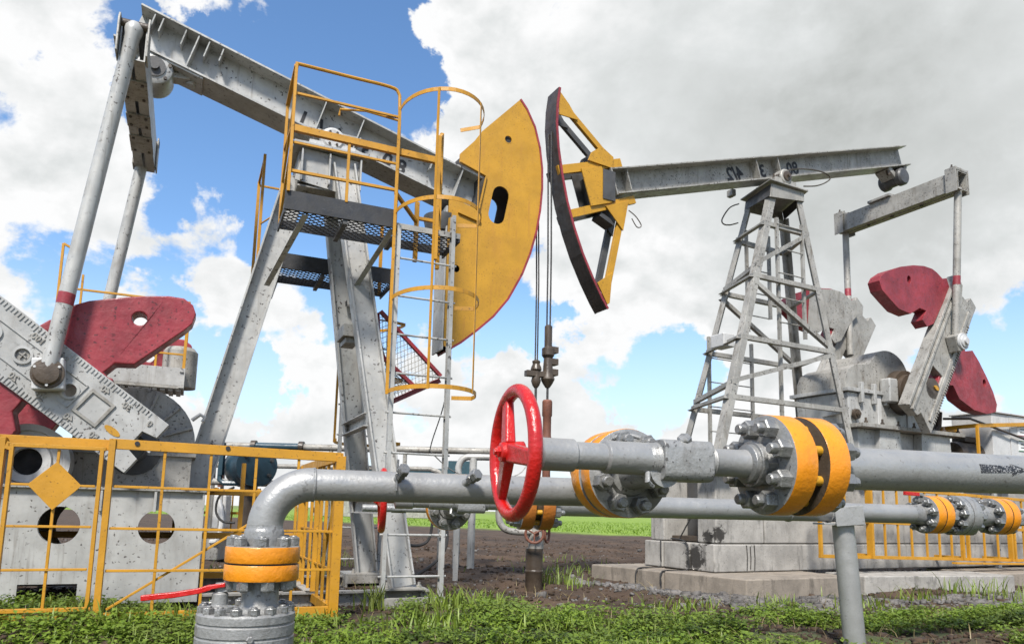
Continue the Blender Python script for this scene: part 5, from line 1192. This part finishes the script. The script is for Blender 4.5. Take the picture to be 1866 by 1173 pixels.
    b = MB(); b.lathe((6.85, -.60, 3.22), (0, -1, 0), [(0, .40), (.16, .38), (.16, .31), (.24, .30), (.24, .20), (.62, .18)], 36); b.build('shaft_housing', OILY, t)
    b = MB(); b.rng((6.32, -.80, 3.0), (6.55, -.60, 3.42)); b.build('bearing_block', GREY, t, .03, seg=3)
    b = MB(); b.lathe((6.85, .42, 3.22), (0, 1, 0), [(0, .36), (.1, .2), (.4, .18)], 24); b.build('crank_shaft', OILY, t)
    b = MB(); b.lathe((5.58, -.66, 2.74), (0, -1, 0), [(0, .09), (.05, .085), (.05, .05), (.08, .05), (.08, .03), (.1, .03)], 20); b.build('drain_cap', OILY, gc)
    # brake gear and motor behind the weights
    b = MB(); b.lathe((7.9, -.40, 2.95), (0, 1, 0), [(0, .34), (.25, .34)], 28); b.build('brake_drum', OILY, t)
    for p in ([(7.75, -.5, 2.95), (7.80, -.5, 2.70), (7.95, -.5, 2.63)], [(8.15, -.5, 3.0), (8.10, -.5, 2.72), (8.0, -.5, 2.62)]):
        b = MB(); b.tube([V(q) for q in p], .05, 10); b.build('brake_shoe', OILY, t)
    b = MB(); b.tube([V((8.05, -.62, 2.86)), V((8.25, -1.0, 2.84)), V((10.9, -1.05, 2.42))], .022, 8); b.build('brake_rod', OILY, t)
    b = MB(); b.lathe((8.35, -.55, 2.24), (1, 0, 0), [(0, .10), (.03, .21), (.12, .24), (.55, .24), (.58, .21), (.60, .25), (1.05, .25), (1.08, .21), (1.12, .10), (1.12, .04), (1.3, .04)], 28); mo = b.build('motor', OILY, t)
    b = MB(); b.rng((8.6, -.68, 2.47), (8.95, -.42, 2.58)); b.build('terminal_box', OILY, mo, .02)
    b = MB(); b.rng((8.2, -.9, 1.655), (9.6, -.2, 2.02)); b.build('motor_base', STEEL, t, .01)
    # --- ladders in the tower
    for (xa, xb, y, za, zb) in ((4.12, 4.72, -.43, 2.6, 5.95), (4.30, 4.85, .42, 4.2, 6.05), (3.55, 4.55, .60, 1.7, 4.05)):
        for x in (xa, xb):
            z_lo = za if x == xa else (za + 1.35 if y < 0 else za + .3)
            b = MB(); b.angle((x, y, z_lo), (x, y, zb), .05, .006, (0, 1, 0)); b.build('ladder_stile', GREYD, t)
        k = za + .3
        while k < zb - .1:
            if k > (za + 1.3 if y < 0 else 0):
                b = MB(); b.tube([V((xa, y, k)), V((xb, y, k))], .011, 6); b.build('rung', GREYD, t)
            k += .42
    b = MB(); q = nf(3.72) * .45 + ff(3.72) * .55; b.rng((q.x - .14, q.y - .2, 3.70), (q.x + .1, q.y + .1, 3.92)); b.build('lamp_box', DRUM, t, .02)
    # loose cables round the saddle
    for p in ([(4.14, .42, 6.50), (3.92, .42, 6.38), (3.74, .42, 6.14), (3.76, .42, 6.05), (3.91, .42, 6.06), (4.11, .42, 6.14)], [(4.25, -.30, 6.75), (4.57, -.36, 6.92), (5.0, -.36, 7.04), (5.40, -.36, 7.08), (5.58, -.36, 7.02), (5.45, -.36, 6.90), (5.20, -.36, 6.78), (4.89, -.36, 6.70)]):
        b = MB(); b.tube(catmull([V(q) for q in p], 6), .012, 6); b.build('loose_cable', OILY, t)
    b = MB(); b.rng((3.93, .36, 6.60), (4.02, .5, 6.72)); b.build('cable_bracket', GREYD, t, .01)
    # --- open horsehead
    h = .135
    arc = [(.03, 7.16), (-.005, 6.90), (-.015, 6.60), (.02, 6.22), (.09, 5.82), (.18, 5.44), (.30, 5.08), (.45, 4.72), (.63, 4.38), (.80, 4.10), (.90, 3.96)]
    b = MB()
    for i in range(len(arc) - 1):
        p, q = V((arc[i][0], 0, arc[i][1])), V((arc[i + 1][0], 0, arc[i + 1][1])); d = (q - p).normalized(); nn = V((d.z, 0, -d.x))
        b.sect(p, q + d * .004, [(-.15, -.014), (.15, -.014), (.15, .014), (-.15, .014)], nn)
    trk = b.build('rope_track', TRACK, t)
    for y in (-.155, .155):
        b = MB()
        for i in range(len(arc) - 1):
            p, q = V((arc[i][0] + .01, y, arc[i][1])), V((arc[i + 1][0] + .01, y, arc[i + 1][1])); d = (q - p).normalized(); b.bar(p, q + d * .004, .014, .035, V((d.z, 0, -d.x)))
        tag(b.build('track_edge', MAROON if y < 0 else TRACK, trk), 'maroon painted edge' if y < 0 else None)
    for y in (-h, h):
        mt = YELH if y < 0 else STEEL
        def pr(nm, pts, dep=.02, off=0.0):
            b = MB(); b.prism(pts, (0, y + off, 0), (1, 0, 0), (0, 0, 1), dep); b.build(nm, mt, t, .003)
        pr('top_gusset', [(.025, 7.12), (.04, 6.74), (.36, 6.74), (.20, 6.95)])
        b = MB(); b.chan((.36, y, 6.78), (.80, y, 6.43), .09, .07, .01, (0, 0, 1)) if False else b.bar((.22, y + .03, 6.86), (.90, y + .03, 6.33), .06, .085, (0, 0, 1)); b.build('upper_strut', mt, t, .003)
        pr('side_gusset', [(.60, 6.30), (.78, 6.44), (1.00, 6.32), (.98, 6.14), (.54, 6.16)], .022, -.004)
        b = MB(); b.bar((.05, y + .03, 5.90), (1.16, y + .03, 6.29), .06, .13, (0, 0, 1)); b.build('cross_bar', mt, t, .003)
        pr('head_plate', [(.42, 6.00), (.78, 6.12), (.98, 5.60), (.60, 5.46)], .022, -.008)
        b = MB(); b.bar((.24, y + .03, 5.27), (1.42, y + .03, 5.76), .06, .12, (0, 0, 1)); b.build('cross_bar', mt, t, .003)
        pr('lower_gusset', [(.86, 5.52), (1.28, 5.70), (1.18, 5.20)], .022, -.006)
        b = MB(); b.bar((1.19, y + .03, 5.52), (.88, y + .03, 4.10), .06, .10, (1, 0, 0)); b.build('lower_strut', mt, t, .003)
        pr('tip_gusset', [(.72, 4.32), (.985, 4.52), (.94, 4.05), (.90, 4.02)], .022, -.004)
    for p0, p1 in (((.60, .0, 5.95), (.72, .0, 5.50)), ((.80, 0, 5.40), (1.05, 0, 5.30))):
        b = MB(); b.bar(p0, p1, .22 if p0[1] == 0 else .08, .07, (0, 0, 1)); b.build('cross_tie', STEEL, t, .003)
    b = MB(); b.rng((.80, -.18, 5.62), (1.02, .18, 6.08)); b.build('beam_socket', STEEL, t)
    b = MB(); b.tube(catmull([V((1.22, -.24, 5.50)), V((1.34, -.26, 5.42)), V((1.44, -.26, 5.30)), V((1.36, -.26, 5.26)), V((1.27, -.25, 5.38))], 5), .008, 6); b.build('wire_loop', OILY, t)
    # ropes and rod string
    for y in (-.045, .045):
        b = MB(); b.tube([V((-.03, y, 6.5)), V((-.025, y, 6.1)), V((-.012, y, 5.4)), V((0, y, 4.6)), V((0, y, 3.55))], .012, 8); b.build('bridle_rope', ROPE, t)
    b = MB(); b.lathe((0, 0, 3.62), (0, 0, -1), [(0, .03), (.02, .055), (.32, .055), (.34, .09), (.44, .09), (.48, .06), (.70, .075), (.78, .10), (.84, .07), (.9, .03)], 14)
    for z in (3.22, 3.05, 2.90): b.rng((.02, -.06, z), (.14, .06, z + .09))
    b.build('carrier_clamp', OILY, t, .006)
    b = MB(); b.cyl((0, 0, 2.75), (0, 0, .92), .017, 10); b.build('polished_rod', ROPE, t)
    b = MB(); b.lathe((0, 0, 2.55), (0, 0, -1), [(0, .055), (.02, .07), (.22, .07), (.24, .058), (.5, .058), (.52, .064), (.56, .064), (.58, .056), (1.6, .056)], 18); b.build('rod_sleeve', RUST, t)
right_pump()

def foundation():
    t = thing('concrete_foundation', 'stacked pale concrete blocks and low slabs under the right pump', 'foundation', R_O, R_A)
    def block(nm, a, c, mat=CONC, bev=.02):
        b = MB(); b.rng(a, c); return b.build(nm, mat, t, bev)
    def poly(nm, pts, z0, z1, mat=CONC, bev=.02):
        b = MB(); b.add([(x, y, z0) for x, y in pts] + [(x, y, z1) for x, y in pts], [(0, 1, 2, 3), (4, 7, 6, 5), (0, 4, 5, 1), (1, 5, 6, 2), (2, 6, 7, 3), (3, 7, 4, 0)]); return b.build(nm, mat, t, bev)
    # lowest slabs
    g = .012
    poly('footing_slab', [(1.97, -1.70), (4.05, -1.72), (4.05, -.3), (1.80, -.3)], -.15, .215, CONC2)
    poly('footing_slab', [(1.79, -.285), (4.05, -.285), (4.05, .22), (1.72, .22)], -.15, .205, CONC2)
    poly('footing_slab', [(1.71, .24), (3.3, .24), (3.3, 1.20), (1.55, 1.17)], -.15, .21, CONC2)
    poly('footing_slab', [(4.35, -1.62), (7.15, -2.15), (7.3, -1.2), (4.4, -.9)], -.15, .205, CONC)
    block('footing_slab', (7.5, -1.75, -.15), (10.5, -.5, .19), CONC2)
    # first course
    z0, z1 = .222, .612
    xs = [2.32, 5.6, 8.4, 11.6]
    block('concrete_block', (2.28, -.80, z0), (5.2, -.32, z1), CONCS); block('concrete_block', (5.22, -.80, z0), (7.9, -.32, z1)); block('concrete_block', (7.92, -.80, z0), (11.5, -.32, z1))
    block('concrete_block', (2.26, -.31, z0), (3.2, .26, z1), CONCS); block('concrete_block', (2.24, .275, z0), (3.2, .70, z1))
    block('concrete_block', (3.22, -.31, z0), (11.4, .70, z1))
    # second course: two piers with a dark recess between them at the end
    z0, z1 = .622, 1.64
    block('concrete_block', (2.34, -.78, z0), (3.28, -.40, z1), CONCS); block('concrete_block', (3.30, -.78, z0), (5.75, -.40, z1)); block('concrete_block', (5.77, -.78, z0), (8.2, -.40, z1)); block('concrete_block', (8.22, -.78, z0), (11.5, -.40, z1))
    block('concrete_block', (2.30, .30, z0), (4.5, .62, z1)); block('concrete_block', (4.52, .30, z0), (11.4, .62, z1))
    block('inner_wall', (2.75, -.385, z0), (3.0, .285, 1.60), STEEL); block('cap_slab', (2.4, -.9, 1.643), (5.4, -.385, 1.654), GREYD, 0)  # inner wall coloured dark, painting the shade of the recess
    block('bearer', (2.45, -.39, .63), (2.74, .29, .70), OILY, .004)
    # oil runs and loose wires on the end faces
    for x0, y, za, zb in ((2.9, -.806, .60, .24), (2.97, -.806, .58, .26), (3.05, -.806, .60, .24)):
        b = MB(); b.tube([V((x0, y, za)), V((x0 + .01, y, (za + zb) / 2)), V((x0, y, zb))], .006, 5); b.build('oil_run', OIL, t)
    for p in ([(2.235, .30, .63), (2.225, .29, .40), (2.21, .30, .22), (1.75, .23, .215), (1.70, .225, .02)], [(2.27, .1, .66), (2.25, -.25, .62), (2.24, -.31, .4), (2.22, -.30, .22), (1.78, -.285, .212), (1.76, -.285, .03)], [(2.6, -.36, 1.5), (2.5, -.1, 1.0), (2.44, .1, .66)]):
        b = MB(); b.tube(catmull([V(q) for q in p], 4), .011, 6); b.build('earth_wire', ROPE, t)
foundation()

def platform_rail():
    t = thing('platform_railing', 'yellow railing standing in front of the concrete blocks under the right pump', 'railing', (R_O[0], R_O[1], 0), R_A)
    def bar(p0, p1, w, h=None, nm='rail', up=None):
        b = MB(); b.bar(p0, p1, w, h or w, up); return b.build(nm, YEL, t, .003, seg=1)
    y = -1.30; f = lambda x: .47 - .022 * (x - 3.8)
    zt = 1.62
    for z_of in (lambda x: f(x), lambda x: f(x) + .53, lambda x: f(x) + 1.06): bar((3.82, y, z_of(3.82)), (10.2, y, z_of(10.2)), .04, .05)
    for x, w in ((3.84, .05), (4.94, .11), (7.26, .06), (7.42, .05), (8.66, .08), (8.78, .05), (10.1, .08)): bar((x, y - .012, f(x) - .02), (x, y - .012, f(x) + 1.07), w, .045, 'post')
    for x in (4.4, 5.30, 5.62, 5.95, 6.33, 6.66, 6.98, 7.9, 8.3, 9.1, 9.5): bar((x, y, f(x)), (x, y, f(x) + 1.05), .030, None, 'baluster')
    bar((6.9, y - .08, f(7.0) - .06), (9.1, y - .08, f(8.9) - .06), .10, .03, 'kick_plate')
    for x in (5.0, 7.3, 8.7): bar((x, y + .02, f(x) + .02), (x, -.80, f(x) + .02), .05, None, 'wall_bracket')
platform_rail()

def cabinet():
    t = thing('control_cabinet', 'pale grey control cabinet with two small paper notices behind the motor', 'cabinet', R_O, R_A)
    x0, x1, y0, y1, z0, z1 = 9.0, 10.6, -.95, -.2, 1.9, 3.02
    b = MB(); b.rng((x0, y0, z0), (x1, y1, z1)); b.build('housing', DRUM, t, .012)
    b = MB(); b.rng((x0 - .03, y0 - .04, z1 + .002), (x1 + .03, y1 + .03, z1 + .03)); b.build('roof', DRUM, t, .006)
    b = MB(); b.rng((x0 + .56, y0 - .018, z0 + .06), (x1 - .05, y0 - .002, z1 - .05)); d = b.build('door', DRUM, t, .004)
    for z, m2 in ((2.74, GREENP), (2.45, GREENP)):
        b = MB(); b.rng((x0 + .78, y0 - .026, z - .10), (x0 + 1.25, y0 - .020, z + .10)); p = tag(b.build('paper_notice', WHITEP, d), 'white paper notice in a thin frame')
        b = MB()
        for zz in (.095, -.095): b.rng((x0 + .78, y0 - .030, z + zz - .006), (x0 + 1.25, y0 - .027, z + zz + .006))
        b.build('notice_frame', m2 if z < 2.5 else MAROON, p)
        for k in range(2):
            b = MB(); b.rng((x0 + .86, y0 - .030, z + .03 - .06 * k - .008), (x0 + 1.15 - .08 * k, y0 - .027, z + .03 - .06 * k + .008)); b.build('printed_line', INK, p)
    for x in (x0 + .1, x1 - .15):
        b = MB(); b.rng((x, y0 + .1, -.05), (x + .10, y1 - .1, z0)); b.build('cabinet_leg', GREY, t, .004)
cabinet()
def motor_rail():
    t = thing('motor_handrail', 'yellow flat handrail beside the motor and cabinet', 'handrail', R_O, R_A)
    for p0, p1 in (((8.35, -1.05, 2.72), (11.3, -1.0, 2.98)), ((8.35, -1.05, 2.72), (8.35, -.35, 2.72)), ((8.36, -.35, 2.70), (9.4, -.3, 2.75))):
        b = MB(); b.bar(p0, p1, .03, .07); b.build('rail', YEL, t, .003)
    b = MB(); b.bar((8.35, -1.05, 1.66), (8.35, -1.05, 2.70), .045, .045); b.build('post', YEL, t, .003)
    b = MB(); b.bar((11.25, -1.0, 1.5), (11.25, -1.0, 2.95), .045, .045); b.build('post', YEL, t, .003)
motor_rail()

# ------------------------------------------------------------------ wellhead and the yard behind
def wellhead():
    x, y = .345, 10.16
    t = thing('wellhead', 'short oily wellhead column with a rust-coloured wheel, below the hanging rods', 'wellhead', (x, y, 0), world=True)
    b = MB(); b.lathe((x, y, -.2), (0, 0, 1), [(0, .115), (.40, .115), (.41, .122), (.43, .122), (.44, .115), (.72, .118)], 24); tag(b.build('casing', OILY, t), 'black oil-stained casing')
    b = MB(); b.lathe((x + .02, y, .52), (0, 0, 1), [(0, .105), (.38, .105)], 24); b.build('tubing_head', GREYD, t)
    b = MB(); b.lathe((x + .05, y, .90), (0, 0, 1), [(0, .21), (.045, .21), (.05, .12), (.10, .12)], 28); fl = b.build('head_flange', RUST, t)
    for i in range(8):
        a = i * PI / 4; b = MB(); b.lathe((x + .05 + .17 * math.cos(a), y + .17 * math.sin(a), .945), (0, 0, 1), [(0, .03), (.035, .03)], 6); b.build('flange_nut', RUST, fl)
    b = MB(); b.cyl((x + .02, y, .72), (x + .02, y - .22, .72), .035, 12); b.build('valve_spindle', RUST, t)
    c = V((x - .01, y - .24, .72)); R = .118
    b = MB(); b.tube([c + V((R * math.cos(a), 0, R * math.sin(a))) for a in np.linspace(0, 2 * PI, 29)[:-1]], .018, 8, closed=True); w = b.build('valve_wheel', RUST, t)
    for a in (.5, 2.6, 4.7):
        b = MB(); b.tube([c, c + V((R * math.cos(a), 0, R * math.sin(a)))], .012, 6); b.build('wheel_spoke', RUST, w)
    b = MB(); b.tube(catmull([V((x - .05, y - .05, .74)), V((x - .25, y - .08, .735)), V((x - .40, y - .1, .77)), V((x - .48, y - .1, .88)), V((x - .49, y - .1, 1.05))], 6), .045, 12); b.build('side_outlet', GREYD, t)
    c = V((x + .17, y + .05, .72))
    b = MB(); b.tube([c + V((.3 * R * math.cos(a), R * .9 * math.cos(a), R * math.sin(a))) for a in np.linspace(0, 2 * PI, 29)[:-1]], .018, 8, closed=True); b.build('valve_wheel', RUST, t)
    b = MB(); b.cyl((x + .1, y, .72), c, .02, 8); b.build('valve_spindle', RUST, t)
wellhead()

def pipe_rack():
    t = thing('pipe_rack', 'long dull pipes carried across the yard behind the left pump', 'pipe rack', (-2.5, 14, 0), world=True)
    z = 2.12
    b = MB(); b.tube([V((-6.4, 14, z)), V((-4.85, 14, z))], .065, 12); b.build('overhead_pipe', GREYD, t)
    b = MB(); b.tube([V((-4.85, 14, z)), V((-3.95, 14, z))], .07, 12); tag(b.build('overhead_pipe', TEAL, t), 'dark blue painted length')
    b = MB(); b.tube([V((-3.95, 14, z)), V((.8, 14, z))], .065, 12); b.build('overhead_pipe', GREYD, t)
    for x in (-4.87, -3.97):
        b = MB(); b.lathe((x - .04, 14, z), (1, 0, 0), [(0, .11), (.09, .11)], 16); b.build('pipe_flange', OILY, t)
    b = MB(); b.tube(catmull([V((.3, 13.9, z - .12)), V((-.6, 13.9, z - .12)), V((-.86, 13.9, z - .14)), V((-.97, 13.9, z - .30)), V((-.97, 13.9, 1.5)), V((-.97, 13.9, -.1))], 6), .062, 12); b.build('down_pipe', GREY, t)
    b = MB(); b.cyl((-.70, 13.9, -.1), (-.70, 13.9, 1.98), .07, 14); b.build('rack_post', GREY, t)
    b = MB(); b.tube(catmull([V((-6.2, 13.6, 1.72)), V((-2.0, 13.6, 1.74)), V((-1.42, 13.6, 1.72)), V((-1.26, 13.6, 1.58)), V((-1.25, 13.6, 1.0)), V((-1.25, 13.6, -.1))], 6), .045, 10); b.build('lower_pipe', GREYD, t)
    b = MB(); b.tube([V((-6.4, 13.2, 1.42)), V((-4.1, 13.2, 1.40))], .06, 12); b.build('lower_pipe', GREYD, t)
    for x in (-5.9, -3.4, -2.0):
        b = MB(); b.cyl((x, 14, -.1), (x, 14, 2.06), .04, 8); b.build('rack_post', GREYD, t)
pipe_rack()
def small_post():
    t = thing('slim_post', 'slim grey steel post standing alone in the soil behind the ladder', 'post', (-.80, 10.9, 0), world=True)
    b = MB(); b.angle((-.80, 10.9, -.12), (-.80, 10.9, .98), .075, .01, (0, 1, 0)); b.build('shaft', GREY, t, .002)
    b = MB(); b.rng((-.86, 10.86, -.1), (-.74, 10.94, -.01)); b.build('base', STEEL, t, .004)
small_post()
def blue_drum():
    t = thing('blue_drum', 'dark teal horizontal drum on a post beyond the yellow fence', 'drum', (-4.45, 12.6, 0), world=True)
    a = V((.62, -.78, 0)).normalized(); c = V((-4.42, 12.6, 1.66))
    b = MB(); b.lathe(c - a * .42, a, [(0, .20), (.06, .31), (.14, .35), (.62, .35), (.70, .33), (.72, .345), (.76, .345), (.77, .29), (.79, .10), (.80, .0)], 32); d = b.build('shell', TEAL, t)
    e = c + a * .36
    for i in range(6):
        an = i * PI / 3 + .4; q = e + V((-a.y, a.x, 0)) * .25 * math.cos(an) + V((0, 0, 1)) * .25 * math.sin(an)
        b = MB(); b.lathe(q, a, [(0, .035), (.05, .03)], 8); b.build('end_bolt', STEEL, d)
    b = MB(); b.tube([V((-4.86, 12.5, 2.02)), V((-4.88, 12.5, 1.6)), V((-4.88, 12.5, 1.42)), V((-4.80, 12.5, 1.37)), V((-4.3, 12.5, 1.37)), V((-4.15, 12.4, 1.40))], .045, 8); b.build('cradle_pipe', TEAL, t)
    b = MB(); b.rng((-4.9, 12.45, 1.50), (-4.83, 12.55, 2.05)); b.build('cradle_plate', TEAL, t)
    b = MB(); b.cyl((-4.38, 12.6, -.1), (-4.38, 12.6, 1.40), .11, 14); b.build('stand', OILY, t)
blue_drum()
def metering_skid():
    t = thing('metering_skid', 'pale machine with pipes standing behind the fence left of the teal drum', 'machine', (-5.7, 14.5, 0), world=True)
    for a, c, m in (((-6.5, 14.4, -.05), (-5.55, 15.0, .55), GREYD), ((-5.85, 14.5, .55), (-5.5, 14.8, 1.2), DRUM), ((-6.3, 14.5, .55), (-6.05, 14.8, 1.6), GREYD)):
        b = MB(); b.rng(a, c); b.build('cabinet_body', m, t, .03)
    for x, z in ((-5.78, 2.25), (-5.6, 1.9), (-6.0, 2.1)):
        b = MB(); b.cyl((x, 14.5, .5), (x, 14.5, z), .035, 10); b.build('stand_pipe', GREYD, t)
    b = MB(); b.lathe((-5.62, 14.45, 1.35), (0, 0, 1), [(0, .05), (.45, .05)], 10); tag(b.build('sample_bottle', RUST, t), 'pinkish sample bottle')
    b = MB(); b.tube([V((-6.1, 14.45, 2.2)), V((-5.45, 14.45, 2.2))], .03, 8); b.build('cross_pipe', GREYD, t)
    b = MB(); b.tube(catmull([V((-5.6, 14.4, 1.1)), V((-5.5, 14.35, .7)), V((-5.55, 14.35, .35)), V((-5.7, 14.4, .3))], 6), .05, 8); b.build('coiled_hose', DRUM, t)
metering_skid()
def back_rail():
    t = thing('yard_railing', 'yellow railing far behind the fence beside the pale machine', 'railing', (-5.2, 15, 0), world=True)
    for x in (-6.6, -5.9, -5.2, -5.05):
        b = MB(); b.bar((x, 15, -.05), (x, 15, 1.35), .07, .06); b.build('post', YEL, t)
    for z in (.35, .85, 1.3):
        b = MB(); b.bar((-6.6, 15, z), (-5.05, 15, z), .05, .05); b.build('rail', YEL, t)
    for i in range(5):
        b = MB(); b.bar((-5.9 + .17 * i, 15, .1), (-5.9 + .17 * i, 15, 1.3), .025, .025); b.build('baluster', YEL, t)
back_rail()
for lab, pts, r in (('black hose hanging in a deep loop behind the ladder', [(-1.55, 9.9, 1.0), (-1.50, 9.9, .75), (-1.36, 9.9, .56), (-1.16, 9.95, .54), (-1.05, 10.0, .66), (-1.02, 10, 1.02)], .020),
                    ('black hose sagging from the pipe down to the soil', [(-.98, 10.4, 1.02), (-.86, 10.4, .70), (-.90, 10.3, .42), (-1.15, 10.2, .18), (-1.5, 10.1, .03), (-1.9, 10.0, .0)], .022),
                    ('black hose looping down beside the far leg', [(-2.75, 10.4, 1.0), (-2.62, 10.4, .8), (-2.72, 10.4, .62), (-2.60, 10.4, .45), (-2.5, 10.4, .2), (-2.4, 10.4, .0)], .022),
                    ('short black cable under the teal drum', [(-4.55, 12.3, 1.3), (-4.78, 12.3, 1.15), (-4.82, 12.3, .9), (-4.7, 12.3, .74), (-4.5, 12.3, .72)], .02)):
    b = MB(); b.tube(catmull([V(p) for p in pts], 6), r, 8); tag(b.build('hose', ROPE), lab, 'hose', 'black hoses')
b = MB(); b.tube(catmull([V((-1.0, 9.0, 1.72)), V((-.7, 9.4, 1.48)), V((-.3, 9.8, 1.45)), V((.2, 10.1, 1.6)), V((.33, 10.2, 2.6)), V((.32, 10.15, 2.95))], 8), .007, 6)
tag(b.build('signal_wire', GREYD), 'thin loose wire sagging towards the hanging rods', 'wire')
def storage_shed():
    t = thing('storage_shed', 'low dark green shed far behind the ladder foot', 'shed', (-12, 90, 0), world=True)
    b = MB(); b.rng((-24, 90, 0), (-7.6, 97, 5.2)); b.build('wall', GREYD, t, .02)
    b = MB(); b.rng((-24.3, 89.7, 5.2), (-7.4, 97.3, 5.95)); b.build('roof', TEAL, t, .02)
    b = MB(); b.rng((-7.5, 89, -.1), (-4.7, 94, 6.9)); b.build('tall_bay', TEAL, t, .02)
    b = MB(); b.rng((-7.0, 88.93, .3), (-5.2, 88.99, 3.8)); b.build('door', GREYD, t, .005)
storage_shed()
